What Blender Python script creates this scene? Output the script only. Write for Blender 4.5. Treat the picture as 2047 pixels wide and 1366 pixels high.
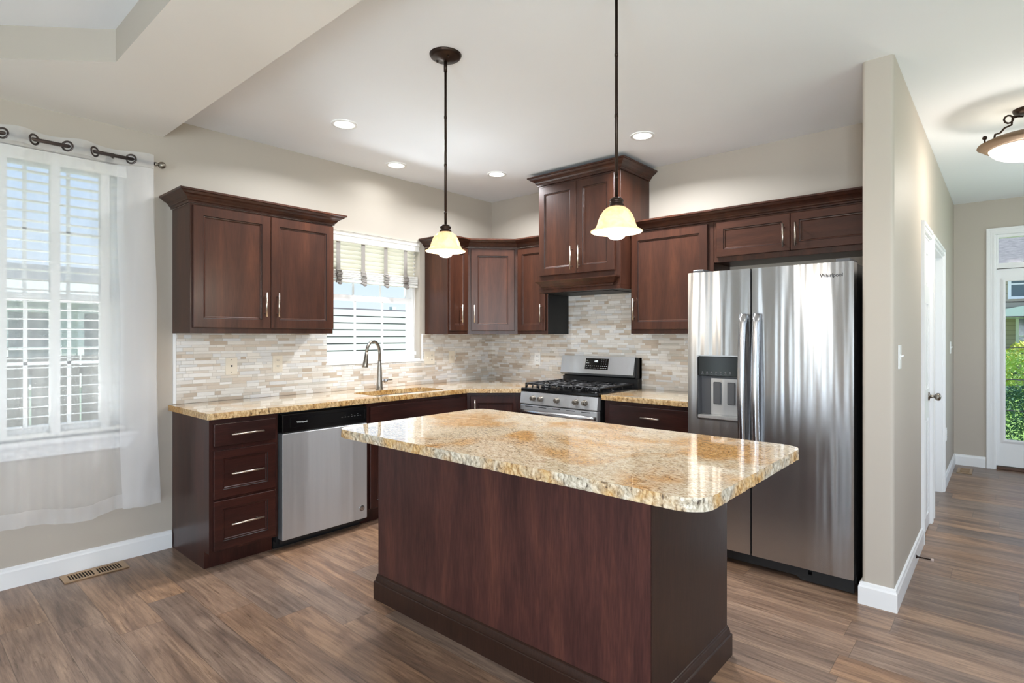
import bpy, bmesh, math, random
from math import sin, cos, pi, radians
from mathutils import Vector, Matrix
from mathutils.geometry import tessellate_polygon

random.seed(7)
for o in list(bpy.data.objects):
    bpy.data.objects.remove(o)
SC = bpy.context.scene
COL = SC.collection
W_, H_ = 2047.0, 1366.0

# ------------------------------------------------------------------ camera
FPX, PPX, PPY, YAW = 1118.67, 1045.69, 671.93, 40.774
cam_d = bpy.data.cameras.new('camera')
cam_d.sensor_width = 36.0
cam_d.lens = FPX / W_ * 36.0
cam_d.shift_x = (W_ / 2 - PPX) / W_
cam_d.shift_y = -(H_ / 2 - PPY) / W_
cam_d.clip_start = 0.05
cam = bpy.data.objects.new('camera', cam_d)
cam.location = (4.055, -4.199, 1.355)
cam.rotation_euler = (pi / 2, 0, radians(YAW))
COL.objects.link(cam)
SC.camera = cam

# ------------------------------------------------------------------ view + world
SC.view_settings.view_transform = 'Standard'
SC.view_settings.look = 'None'
SC.view_settings.gamma = 1.0
SC.view_settings.use_curve_mapping = False
SC.view_settings.exposure = 0.9
SC.cycles.max_bounces = 10
SC.cycles.diffuse_bounces = 5
SC.cycles.glossy_bounces = 4
SC.cycles.transparent_max_bounces = 24
SC.cycles.transmission_bounces = 6
SC.cycles.use_denoising = True
SC.cycles.sample_clamp_indirect = 6.0

world = bpy.data.worlds.new('sky')
SC.world = world
world.use_nodes = True
wn = world.node_tree
wn.nodes.clear()
w_out = wn.nodes.new('ShaderNodeOutputWorld')
w_bg = wn.nodes.new('ShaderNodeBackground')
w_tc = wn.nodes.new('ShaderNodeTexCoord')
w_sep = wn.nodes.new('ShaderNodeSeparateXYZ')
w_cr = wn.nodes.new('ShaderNodeValToRGB')
wn.links.new(w_tc.outputs['Generated'], w_sep.inputs[0])
wn.links.new(w_sep.outputs['Z'], w_cr.inputs[0])
wn.links.new(w_cr.outputs[0], w_bg.inputs[0])
wn.links.new(w_bg.outputs[0], w_out.inputs[0])
e = w_cr.color_ramp.elements
e[0].position = 0.0; e[0].color = (0.86, 0.93, 1.0, 1)
e[1].position = 0.35; e[1].color = (0.30, 0.55, 0.92, 1)
m_ = e.new(0.12); m_.color = (0.62, 0.80, 1.0, 1)
w_bg.inputs[1].default_value = 0.6


def light(name, kind, loc, power, color=(1, 1, 1), rot=(0, 0, 0), **kw):
    d = bpy.data.lights.new(name, kind)
    d.energy = power
    d.color = color
    for k, v in kw.items():
        setattr(d, k, v)
    o = bpy.data.objects.new(name, d)
    o.location = loc
    o.rotation_euler = rot
    COL.objects.link(o)
    return o


light('sun', 'SUN', (8, 2, 12), 3.2, (1, .96, .9), rot=(radians(-8), radians(24), 0), angle=0.02)
# added area lamps outside the unseen windows, standing in for daylight
DAY = (.76, .88, 1)
for xa, wd, pw in ((.325, .3, 5), (1.79, .36, 9), (4.9, .8, 100)):
    light('rear_daylight_standin', 'AREA', (xa, -7.2, 1.08), pw, DAY, rot=(radians(-97), 0, radians(180)), shape='RECTANGLE', size=wd, size_y=1.95)
for ya, pw in ((-4.92, 46), (-1.9, 8), (1.6, 15)):
    light('side_daylight_fill', 'AREA', (5.62, ya, 1.5), pw, DAY, rot=(0, radians(104), 0), shape='RECTANGLE', size=1.4, size_y=1.8)
# added area lamps low outside the left wall, imitating sunlit ground bounce
light('bounce_fill_kitchen', 'AREA', (-.85, -1.41, .42), 66, (.86, .93, 1), rot=(0, radians(-128), 0), shape='RECTANGLE', size=.9, size_y=1.3)
light('bounce_fill_dining', 'AREA', (-.85, -3.75, .12), 52, (.86, .93, 1), rot=(0, radians(-128), 0), shape='RECTANGLE', size=.9, size_y=1.3)


# ================================================================== helpers
class MB:
    def __init__(s):
        s.v = []; s.f = []; s.m = []; s.sm = []

    def add(s, vs, fs, mi=0, smooth=False):
        b = len(s.v)
        s.v += [tuple(p) for p in vs]
        for f in fs:
            s.f.append([b + i for i in f]); s.m.append(mi); s.sm.append(smooth)
        return s

    def box(s, x0, x1, y0, y1, z0, z1, bev=0.0, seg=1, mi=0, smooth=False):
        if x0 > x1: x0, x1 = x1, x0
        if y0 > y1: y0, y1 = y1, y0
        if z0 > z1: z0, z1 = z1, z0
        vs = [(x0, y0, z0), (x1, y0, z0), (x1, y1, z0), (x0, y1, z0), (x0, y0, z1), (x1, y0, z1), (x1, y1, z1), (x0, y1, z1)]
        fs = [(0, 3, 2, 1), (4, 5, 6, 7), (0, 1, 5, 4), (1, 2, 6, 5), (2, 3, 7, 6), (3, 0, 4, 7)]
        if bev <= 0:
            return s.add(vs, fs, mi, smooth)
        bm = bmesh.new()
        bv = [bm.verts.new(p) for p in vs]
        for f in fs: bm.faces.new([bv[i] for i in f])
        bmesh.ops.bevel(bm, geom=bm.edges[:], offset=bev, segments=seg, affect='EDGES', profile=0.5)
        bm.verts.index_update()
        s.add([p.co[:] for p in bm.verts], [[q.index for q in f.verts] for f in bm.faces], mi, smooth)
        bm.free()
        return s

    def plate(s, loops, axis, c0, c1, mi=0, caps=True):
        """polygon (outer loop, then holes) in the plane across axis, extruded from c0 to c1"""
        def P(a, b, c):
            return (c, a, b) if axis == 'x' else (a, c, b) if axis == 'y' else (a, b, c)
        flat = [p for l in loops for p in l]
        n = len(flat)
        tri = tessellate_polygon([[Vector((p[0], p[1], 0)) for p in l] for l in loops])
        vs = [P(p[0], p[1], c0) for p in flat] + [P(p[0], p[1], c1) for p in flat]
        fs = []
        if caps:
            fs += [tuple(t) for t in tri] + [tuple(i + n for i in t)[::-1] for t in tri]
        k = 0
        for l in loops:
            m = len(l)
            for i in range(m):
                a = k + i; b = k + (i + 1) % m
                fs.append((a, b, b + n, a + n))
            k += m
        return s.add(vs, fs, mi)

    def lathe(s, prof, c=(0, 0, 0), n=32, mi=0, axis='z', smooth=True, cap=False):
        vs = []; fs = []
        m = len(prof)
        for i in range(n):
            a = 2 * pi * i / n
            for r, z in prof:
                p = (r * cos(a), r * sin(a), z)
                if axis == 'x': p = (z, r * cos(a), r * sin(a))
                if axis == 'y': p = (r * cos(a), z, r * sin(a))
                vs.append((p[0] + c[0], p[1] + c[1], p[2] + c[2]))
        for i in range(n):
            j = (i + 1) % n
            for k in range(m - 1):
                fs.append((i * m + k, j * m + k, j * m + k + 1, i * m + k + 1))
        s.add(vs, fs, mi, smooth)
        if cap:
            s.add([vs[i * m] for i in range(n)], [tuple(range(n))], mi)
            s.add([vs[i * m + m - 1] for i in range(n)], [tuple(range(n))], mi)
        return s

    def tube(s, pts, r, n=10, mi=0, cap=True, flat=None):
        pts = [Vector(p) for p in pts]
        rs = r if isinstance(r, (list, tuple)) else [r] * len(pts)
        vs = []; fs = []
        prev = None
        for i, p in enumerate(pts):
            t = (pts[min(i + 1, len(pts) - 1)] - pts[max(i - 1, 0)]).normalized()
            if prev is None:
                u = t.orthogonal().normalized()
                if flat: u = Vector(flat)
            else:
                u = (prev - t * prev.dot(t)).normalized()
            prev = u
            w = t.cross(u)
            for k in range(n):
                a = 2 * pi * k / n
                vs.append(p + (u * cos(a) + w * sin(a)) * rs[i])
        for i in range(len(pts) - 1):
            for k in range(n):
                k2 = (k + 1) % n
                fs.append((i * n + k, i * n + k2, (i + 1) * n + k2, (i + 1) * n + k))
        s.add(vs, fs, mi, True)
        if cap:
            s.add(vs[:n], [tuple(range(n))[::-1]], mi)
            s.add(vs[-n:], [tuple(range(n))], mi)
        return s

    def sweep(s, prof, path, side=1, mi=0, closed=False):
        """profile (out, z) carried along an xy path with mitred corners; out is to the right when side=1"""
        P = [Vector((p[0], p[1])) for p in path]
        n = len(P); m = len(prof)
        vs = []
        for i in range(n):
            def nrm(a, b):
                d = (b - a).normalized()
                return Vector((d.y, -d.x)) * side
            if closed:
                n1 = nrm(P[i - 1], P[i]); n2 = nrm(P[i], P[(i + 1) % n])
            else:
                n1 = nrm(P[i - 1], P[i]) if i > 0 else nrm(P[i], P[i + 1])
                n2 = nrm(P[i], P[i + 1]) if i < n - 1 else n1
            b = (n1 + n2)
            b = b / (1 + n1.dot(n2))
            for o_, z in prof:
                vs.append((P[i].x + b.x * o_, P[i].y + b.y * o_, z))
        fs = []
        for i in range(n if closed else n - 1):
            j = (i + 1) % n
            for k in range(m):
                k2 = (k + 1) % m
                fs.append((i * m + k, i * m + k2, j * m + k2, j * m + k))
        if not closed:
            fs.append(tuple(range(m))); fs.append(tuple(range((n - 1) * m, n * m))[::-1])
        return s.add(vs, fs, mi)

    def uv_sphere(s, c, r, n=16, m=10, sc=(1, 1, 1), mi=0):
        prof = [(r * sin(pi * k / m) * 1.0, -r * cos(pi * k / m)) for k in range(m + 1)]
        vs = []; fs = []
        for i in range(n):
            a = 2 * pi * i / n
            for q, z in prof:
                vs.append((c[0] + q * cos(a) * sc[0], c[1] + q * sin(a) * sc[1], c[2] + z * sc[2]))
        for i in range(n):
            j = (i + 1) % n
            for k in range(m):
                fs.append((i * (m + 1) + k, j * (m + 1) + k, j * (m + 1) + k + 1, i * (m + 1) + k + 1))
        return s.add(vs, fs, mi, True)

    def build(s, name, mats, parent=None, loc=None, rotz=0.0):
        me = bpy.data.meshes.new(name)
        me.from_pydata([tuple(p) for p in s.v], [], s.f)
        if not isinstance(mats, (list, tuple)): mats = [mats]
        for m in mats: me.materials.append(m)
        for p, mi, sm in zip(me.polygons, s.m, s.sm):
            p.material_index = mi; p.use_smooth = sm
        bm = bmesh.new(); bm.from_mesh(me)
        uvl = bm.loops.layers.uv.new('UVMap')
        for f in bm.faces:
            for lp_ in f.loops:
                q = lp_.vert.co; lp_[uvl].uv = (q.x + q.y, q.z)
        bmesh.ops.remove_doubles(bm, verts=bm.verts[:], dist=1e-5)
        bmesh.ops.recalc_face_normals(bm, faces=bm.faces[:])
        bm.to_mesh(me); bm.free()
        o = bpy.data.objects.new(name, me)
        if loc is not None: o.location = loc
        o.rotation_euler = (0, 0, rotz)
        COL.objects.link(o)
        if parent: o.parent = parent
        return o


def thing(name, label, cat, loc=(0, 0, 0), rotz=0.0, group=None):
    o = bpy.data.objects.new(name, None)
    o.empty_display_size = 0.1
    o.location = loc; o.rotation_euler = (0, 0, rotz)
    o['label'] = label; o['category'] = cat
    if group: o['group'] = group
    COL.objects.link(o)
    return o


def tag(o, label, cat, group=None, kind=None):
    o['label'] = label; o['category'] = cat
    if group: o['group'] = group
    if kind: o['kind'] = kind
    return o


def struct(o):
    o['kind'] = 'structure'
    return o


def dup(root, loc, rotz=None, label=None):
    r = root.copy(); COL.objects.link(r); r.location = loc
    if rotz is not None: r.rotation_euler = (0, 0, rotz)
    if label: r['label'] = label
    for ch in list(root.children):
        c = ch.copy(); COL.objects.link(c); c.parent = r
        for g in list(ch.children):
            d = g.copy(); COL.objects.link(d); d.parent = c
    return r


def text_mesh(name, body, size, mat, parent, mtx, ext=0.0004, align='CENTER', bold=0.0):
    cu = bpy.data.curves.new('t', 'FONT')
    cu.body = body; cu.size = size; cu.extrude = ext; cu.align_x = align; cu.align_y = 'CENTER'; cu.offset = bold
    to = bpy.data.objects.new('t', cu)
    COL.objects.link(to)
    bpy.context.view_layer.update()
    dg = bpy.context.evaluated_depsgraph_get()
    me = bpy.data.meshes.new_from_object(to.evaluated_get(dg))
    bpy.data.objects.remove(to)
    me.transform(mtx)
    me.materials.clear(); me.materials.append(mat)
    me.name = name
    o = bpy.data.objects.new(name, me)
    COL.objects.link(o); o.parent = parent
    return o


def arc(cx, cy, r, a0, a1, n):
    return [(cx + r * cos(radians(a0 + (a1 - a0) * i / n)), cy + r * sin(radians(a0 + (a1 - a0) * i / n))) for i in range(n + 1)]


def rrect(x0, x1, y0, y1, r, n=6):
    return (arc(x1 - r, y0 + r, r, -90, 0, n) + arc(x1 - r, y1 - r, r, 0, 90, n) +
            arc(x0 + r, y1 - r, r, 90, 180, n) + arc(x0 + r, y0 + r, r, 180, 270, n))


# ================================================================== materials
class NT:
    """small wrapper for building node trees"""
    def __init__(s, name):
        s.mat = bpy.data.materials.new(name)
        s.mat.use_nodes = True
        s.t = s.mat.node_tree
        s.bs = s.t.nodes['Principled BSDF']
        s.out = s.t.nodes['Material Output']

    def n(s, typ, **kw):
        nd = s.t.nodes.new('ShaderNode' + typ)
        for k, v in kw.items(): setattr(nd, k, v)
        return nd

    def l(s, a, b):
        s.t.links.new(a, b)

    def set(s, nd, key, v):
        if hasattr(v, 'is_output') or hasattr(v, 'links'):
            s.l(v, nd.inputs[key])
        else:
            nd.inputs[key].default_value = v

    def math(s, op, a, b=None, c=None):
        nd = s.n('Math', operation=op)
        s.set(nd, 0, a)
        if b is not None: s.set(nd, 1, b)
        if c is not None: s.set(nd, 2, c)
        return nd.outputs[0]

    def ramp(s, fac, stops, interp='LINEAR'):
        nd = s.n('ValToRGB')
        cr = nd.color_ramp; cr.interpolation = interp
        while len(cr.elements) < len(stops): cr.elements.new(0.5)
        for el, (p, c) in zip(cr.elements, stops):
            el.position = p; el.color = (c[0], c[1], c[2], 1)
        s.l(fac, nd.inputs[0])
        return nd.outputs[0]

    def noise(s, vec, scale, detail=4, rough=.55, dist=0.0, out='Fac', dim='3D', w=None):
        nd = s.n('TexNoise', noise_dimensions=dim)
        if vec is not None: s.l(vec, nd.inputs['Vector'])
        nd.inputs['Scale'].default_value = scale
        nd.inputs['Detail'].default_value = detail
        nd.inputs['Roughness'].default_value = rough
        nd.inputs['Distortion'].default_value = dist
        if w is not None: s.set(nd, 'W', w)
        return nd.outputs[out]

    def mapping(s, vec, scale=(1, 1, 1), loc=(0, 0, 0), rot=(0, 0, 0)):
        nd = s.n('Mapping')
        s.l(vec, nd.inputs[0])
        nd.inputs['Scale'].default_value = scale
        s.set(nd, 'Location', loc)
        nd.inputs['Rotation'].default_value = rot
        return nd.outputs[0]

    def coord(s, which='Object'):
        return s.n('TexCoord').outputs[which]

    def mix(s, fac, a, b, mode='MIX'):
        nd = s.n('Mix', data_type='RGBA', blend_type=mode)
        s.set(nd, 0, fac)
        for k, v in ((6, a), (7, b)):
            if isinstance(v, tuple): v = (v[0], v[1], v[2], 1)
            s.set(nd, k, v)
        return nd.outputs[2]

    def bump(s, h, strength=.3, dist=.002):
        nd = s.n('Bump')
        nd.inputs['Strength'].default_value = strength
        nd.inputs['Distance'].default_value = dist
        s.l(h, nd.inputs['Height'])
        s.l(nd.outputs[0], s.bs.inputs['Normal'])
        return nd

    def p(s, **kw):
        names = dict(color='Base Color', rough='Roughness', metal='Metallic', ior='IOR', alpha='Alpha', coat='Coat Weight',
                     coat_r='Coat Roughness', trans='Transmission Weight', spec='Specular IOR Level', em='Emission Color',
                     ems='Emission Strength', sub='Subsurface Weight', aniso='Anisotropic')
        for k, v in kw.items():
            if isinstance(v, tuple) and len(v) == 3: v = (v[0], v[1], v[2], 1)
            s.set(s.bs, names[k], v)
        return s


def srgb(r, g, b):
    return tuple((c / 255 / 12.92) if c / 255 <= .04045 else ((c / 255 + .055) / 1.055) ** 2.4 for c in (r, g, b))


def simple(name, color, rough=.5, metal=0.0, **kw):
    return NT(name).p(color=color, rough=rough, metal=metal, **kw).mat


def paint(name, col, rough=.6, bump=.06):
    t = NT(name)
    c = t.coord()
    n1 = t.noise(c, 1.3, 3)
    t.p(color=t.mix(n1, tuple(x * .97 for x in col), tuple(min(1, x * 1.03) for x in col)), rough=rough, spec=.3)
    t.bump(t.noise(c, 220, 2), bump, .001)
    return t.mat


def wood(name, dark, mid, lite, axis='z', rough=.34, coat=.12, blotch=1.0, sc=1.0, soft=.75):
    t = NT(name)
    c = t.coord()
    k = {'z': (1, 1, .07), 'x': (.07, 1, 1), 'y': (1, .07, 1)}[axis]
    kb = {'z': (1, 1, .13), 'x': (.13, 1, 1), 'y': (1, .13, 1)}[axis]
    fine = t.noise(t.mapping(c, tuple(a * sc for a in k)), 160, 4, .6, .2)
    big = t.noise(t.mapping(c, tuple(a * sc for a in kb)), 9, 4, .6, .5)
    col = t.ramp(big, [(.3, dark), (.52, mid), (.75, lite)])
    g = t.ramp(fine, [(.35, (.62, .6, .6)), (.65, (1.18, 1.16, 1.14))])
    col = t.mix(soft, col, g, 'MULTIPLY')
    t.p(color=col, rough=rough, coat=coat, coat_r=.25, spec=.3)
    t.bump(fine, .08, .0006)
    return t.mat


M = {}
M['wall'] = paint('beige_wall_paint', srgb(187, 178, 166))
M['soffit'] = paint('soffit_paint', srgb(236, 232, 226))
M['ceil'] = paint('ceiling_paint', srgb(238, 240, 243), .8)
M['white'] = paint('white_trim_paint', srgb(236, 236, 236), .35, .01)
M['vinyl'] = simple('white_vinyl', srgb(240, 240, 240), .3)
M['wood'] = wood('stained_wood', srgb(52, 30, 22), srgb(66, 38, 27), srgb(82, 48, 33), soft=.45)
M['wood_h'] = wood('stained_wood_horizontal', srgb(52, 30, 22), srgb(66, 38, 27), srgb(82, 48, 33), axis='x', soft=.45)
M['wood_red'] = wood('base_cabinet_wood', srgb(40, 20, 17), srgb(56, 28, 23), srgb(76, 40, 30))
M['wood_red_h'] = wood('base_cabinet_wood_horizontal', srgb(40, 20, 17), srgb(56, 28, 23), srgb(76, 40, 30), axis='x')
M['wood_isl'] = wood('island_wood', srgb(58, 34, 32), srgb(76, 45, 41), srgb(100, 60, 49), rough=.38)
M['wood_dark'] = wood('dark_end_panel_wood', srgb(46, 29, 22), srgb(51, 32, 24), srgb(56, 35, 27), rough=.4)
M['line'] = simple('dark_glaze', srgb(24, 12, 10), .5)
M['nickel'] = simple('brushed_nickel', srgb(212, 200, 186), .28, 1.0)
M['nickel_dk'] = simple('satin_nickel', srgb(150, 142, 132), .3, 1.0)
M['bronze'] = simple('oil_rubbed_bronze', srgb(52, 38, 30), .35, .7)
M['bronze_lt'] = simple('weathered_bronze', srgb(120, 98, 76), .5, .3)
M['rod'] = simple('pewter_rod', srgb(92, 84, 82), .3, .9)
M['black'] = simple('black_gloss_plastic', srgb(12, 12, 13), .15)
M['blackm'] = simple('black_matt', srgb(16, 16, 17), .55)
M['iron'] = simple('cast_iron', srgb(22, 22, 24), .38)
M['ivory'] = simple('ivory_plastic', srgb(226, 216, 198), .35)
M['whitep'] = simple('white_plastic', srgb(240, 240, 238), .3)
M['greyp'] = simple('grey_plastic', srgb(88, 88, 90), .4)
M['ink'] = simple('white_ink', srgb(225, 225, 225), .5)
M['inkd'] = simple('dark_ink', srgb(60, 60, 62), .4)
M['slat'] = simple('blind_slat_white', srgb(238, 236, 230), .4)
M['tape'] = simple('ladder_tape_fabric', srgb(150, 144, 138), .9)
M['tape_w'] = simple('white_ladder_tape_fabric', srgb(236, 235, 232), .9)
M['brass'] = simple('tan_register_metal', srgb(168, 138, 104), .4, .4)
M['void'] = simple('duct_interior', srgb(30, 20, 15), .8)
M['rubber'] = simple('rubber_tip', srgb(200, 180, 170), .6)


ANI, ANR = .85, .25
def steel_mat(name, col, rough=.24, wave=.35, axis='z', met=1.0):
    t = NT(name)
    c = t.coord()
    k = (60, 60, .6) if axis == 'z' else (.6, .6, 60)
    br = t.noise(t.mapping(c, k), 6, 3, .6)
    wv = t.noise(t.mapping(c, (3.2, 3.2, .16)), 2.6, 2, .5)
    sm = t.noise(t.mapping(c, (1, 1, 1)), 3.0, 4, .6)
    t.p(color=t.mix(br, tuple(x * .94 for x in col), tuple(min(1, x * 1.05) for x in col)), metal=met,
        rough=t.math('ADD', t.math('MULTIPLY', sm, .08), rough - .04), spec=.8)
    h = t.math('ADD', t.math('MULTIPLY', wv, wave * 12), t.math('MULTIPLY', br, .012))
    t.bump(h, .5, .004)
    tg = t.n('Tangent', direction_type='UV_MAP', uv_map='UVMap')
    t.l(tg.outputs[0], t.bs.inputs['Tangent'])
    t.bs.inputs['Anisotropic'].default_value = ANI
    t.bs.inputs['Anisotropic Rotation'].default_value = ANR
    return t.mat


M['steel'] = steel_mat('stainless_steel', srgb(200, 202, 204), .34, .25, 'z', .8)
M['steel_f'] = steel_mat('fridge_stainless_steel', srgb(186, 187, 189), .24, .3, 'z', .95)
M['steel_d'] = simple('polished_steel', srgb(186, 186, 188), .24, 1.0)

# glass that lets daylight in
def glass_mat(name, tint=(1, 1, 1), refl=.06):
    t = NT(name)
    t.t.nodes.remove(t.bs)
    tr = t.n('BsdfTransparent'); tr.inputs[0].default_value = (*tint, 1)
    gl = t.n('BsdfGlossy'); gl.inputs['Roughness'].default_value = .02
    mx = t.n('MixShader')
    fr = t.n('Fresnel'); fr.inputs[0].default_value = 1.1
    t.l(fr.outputs[0], mx.inputs[0]); t.l(tr.outputs[0], mx.inputs[1]); t.l(gl.outputs[0], mx.inputs[2])
    t.l(mx.outputs[0], t.out.inputs[0])
    return t.mat


M['glass'] = glass_mat('window_glass')


def sheer_mat(name, opac, col):
    t = NT(name)
    t.t.nodes.remove(t.bs)
    tr = t.n('BsdfTransparent')
    df = t.n('BsdfDiffuse'); df.inputs[0].default_value = (*col, 1)
    tl = t.n('BsdfTranslucent'); tl.inputs[0].default_value = (*col, 1)
    m1 = t.n('MixShader'); m1.inputs[0].default_value = .5
    m2 = t.n('MixShader')
    lw = t.n('LayerWeight'); lw.inputs[0].default_value = .35
    fac = t.math('MULTIPLY_ADD', lw.outputs['Facing'], (1 - opac) * .6, opac)
    t.l(df.outputs[0], m1.inputs[1]); t.l(tl.outputs[0], m1.inputs[2])
    t.l(fac, m2.inputs[0]); t.l(tr.outputs[0], m2.inputs[1]); t.l(m1.outputs[0], m2.inputs[2])
    t.l(m2.outputs[0], t.out.inputs[0])
    return t.mat


M['sheer'] = sheer_mat('sheer_voile', .35, (.95, .95, .96))
M['sheer2'] = sheer_mat('sheer_voile_doubled', .55, (.95, .95, .96))


def shade_mat():
    t = NT('alabaster_glass')
    t.t.nodes.remove(t.bs)
    c = t.coord()
    n = t.noise(c, 22, 4, .6, 1.5)
    col = t.ramp(n, [(.35, srgb(236, 212, 176)), (.6, srgb(250, 232, 204))])
    tl = t.n('BsdfTranslucent'); t.l(col, tl.inputs[0])
    df = t.n('BsdfDiffuse'); t.l(col, df.inputs[0])
    gl = t.n('BsdfGlossy'); gl.inputs['Roughness'].default_value = .2
    m1 = t.n('MixShader'); m1.inputs[0].default_value = .5
    m2 = t.n('MixShader'); m2.inputs[0].default_value = .05
    em = t.n('Emission'); t.l(t.mix(.5, col, (1, .9, .74), 'MULTIPLY'), em.inputs[0]); em.inputs[1].default_value = .12
    ad = t.n('AddShader')
    t.l(df.outputs[0], m1.inputs[1]); t.l(tl.outputs[0], m1.inputs[2])
    t.l(m1.outputs[0], m2.inputs[1]); t.l(gl.outputs[0], m2.inputs[2])
    t.l(m2.outputs[0], ad.inputs[0]); t.l(em.outputs[0], ad.inputs[1]); t.l(ad.outputs[0], t.out.inputs[0])
    return t.mat


M['shade'] = shade_mat()


def emit(name, col, s):
    return NT(name).p(color=(.8, .8, .8), em=col, ems=s).mat


M['bulb'] = emit('lit_bulb', (1, .88, .7), 2.6)
M['can'] = emit('lit_recessed_lamp', (1, .97, .92), 6)
M['led'] = emit('clock_digits', (.75, .9, 1), 1.5)


def floor_mat():
    t = NT('wood_plank_floor')
    c = t.coord('Object')
    sp = t.n('SeparateXYZ'); t.l(c, sp.inputs[0])
    X, Y = sp.outputs[0], sp.outputs[1]
    PW, PL = .178, 1.22
    v = t.math('DIVIDE', t.math('ADD', Y, 20.03), PW)
    row = t.math('FLOOR', v)
    wn1 = t.n('TexWhiteNoise', noise_dimensions='1D'); t.l(row, wn1.inputs['W'])
    u = t.math('ADD', t.math('DIVIDE', t.math('ADD', X, 20), PL), t.math('MULTIPLY', wn1.outputs[0], 7.3))
    colm = t.math('FLOOR', u)
    cb = t.n('CombineXYZ'); t.l(row, cb.inputs[0]); t.l(colm, cb.inputs[1])
    wn2 = t.n('TexWhiteNoise', noise_dimensions='2D'); t.l(cb.outputs[0], wn2.inputs['Vector'])
    rnd = wn2.outputs['Value']
    off = t.n('CombineXYZ')
    t.l(t.math('MULTIPLY', rnd, 31.0), off.inputs[0]); t.l(t.math('MULTIPLY', rnd, 17.0), off.inputs[1]); t.l(t.math('MULTIPLY', rnd, 5.0), off.inputs[2])
    va = t.n('VectorMath', operation='ADD'); t.l(c, va.inputs[0]); t.l(off.outputs[0], va.inputs[1])
    pv = va.outputs[0]
    broad = t.noise(t.mapping(pv, (.75, 6.5, 1)), 1.5, 5, .62, 1.3)
    grain = t.noise(t.mapping(pv, (.8, 16, 1)), 7, 6, .68, 1.1)
    fine = t.noise(t.mapping(pv, (3, 60, 1)), 14, 3, .6)
    wv = t.n('TexWave', wave_type='BANDS', bands_direction='Y')
    t.l(t.mapping(pv, (.55, 4.5, 1)), wv.inputs['Vector'])
    wv.inputs['Scale'].default_value = 2.4; wv.inputs['Distortion'].default_value = 9; wv.inputs['Detail'].default_value = 3
    wv.inputs['Detail Scale'].default_value = 1.3
    base = t.ramp(broad, [(.28, srgb(104, 87, 77)), (.44, srgb(130, 108, 94)), (.56, srgb(150, 126, 109)), (.74, srgb(174, 147, 126))])
    g2 = t.ramp(grain, [(.33, (.46, .42, .39)), (.46, (.88, .87, .86)), (.6, (1.04, 1.03, 1.02)), (.75, (1.16, 1.14, 1.11))])
    base = t.mix(.85, base, g2, 'MULTIPLY')
    g3 = t.ramp(wv.outputs['Fac'], [(.0, (.82, .80, .78)), (.5, (1, 1, 1)), (1, (1.04, 1.03, 1.02))])
    base = t.mix(.6, base, g3, 'MULTIPLY')
    g4 = t.ramp(fine, [(.35, (.88, .88, .88)), (.65, (1.05, 1.05, 1.05))])
    base = t.mix(.7, base, g4, 'MULTIPLY')
    hs = t.n('HueSaturation'); t.l(base, hs.inputs['Color'])
    t.l(t.math('MULTIPLY_ADD', rnd, .28, .86), hs.inputs['Value'])
    t.l(t.math('MULTIPLY_ADD', wn2.outputs['Value'], .35, .92), hs.inputs['Saturation'])
    fv = t.math('FRACT', v); fu = t.math('FRACT', u)
    ev = t.math('MINIMUM', fv, t.math('SUBTRACT', 1, fv)); eu = t.math('MINIMUM', fu, t.math('SUBTRACT', 1, fu))
    seam = t.math('MINIMUM', t.math('MULTIPLY', ev, PW), t.math('MULTIPLY', eu, PL))
    sm = t.math('LESS_THAN', seam, .0011)
    col = t.mix(t.math('MULTIPLY', sm, .55), hs.outputs[0], srgb(58, 46, 40))
    t.p(color=col, rough=t.math('MULTIPLY_ADD', grain, .16, .25), spec=.45)
    t.bump(t.math('SUBTRACT', t.math('ADD', t.math('MULTIPLY', grain, .4), t.math('MULTIPLY', fine, .3)), t.math('MULTIPLY', sm, 1.0)), .16, .001)
    return t.mat


M['floor'] = floor_mat()


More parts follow.
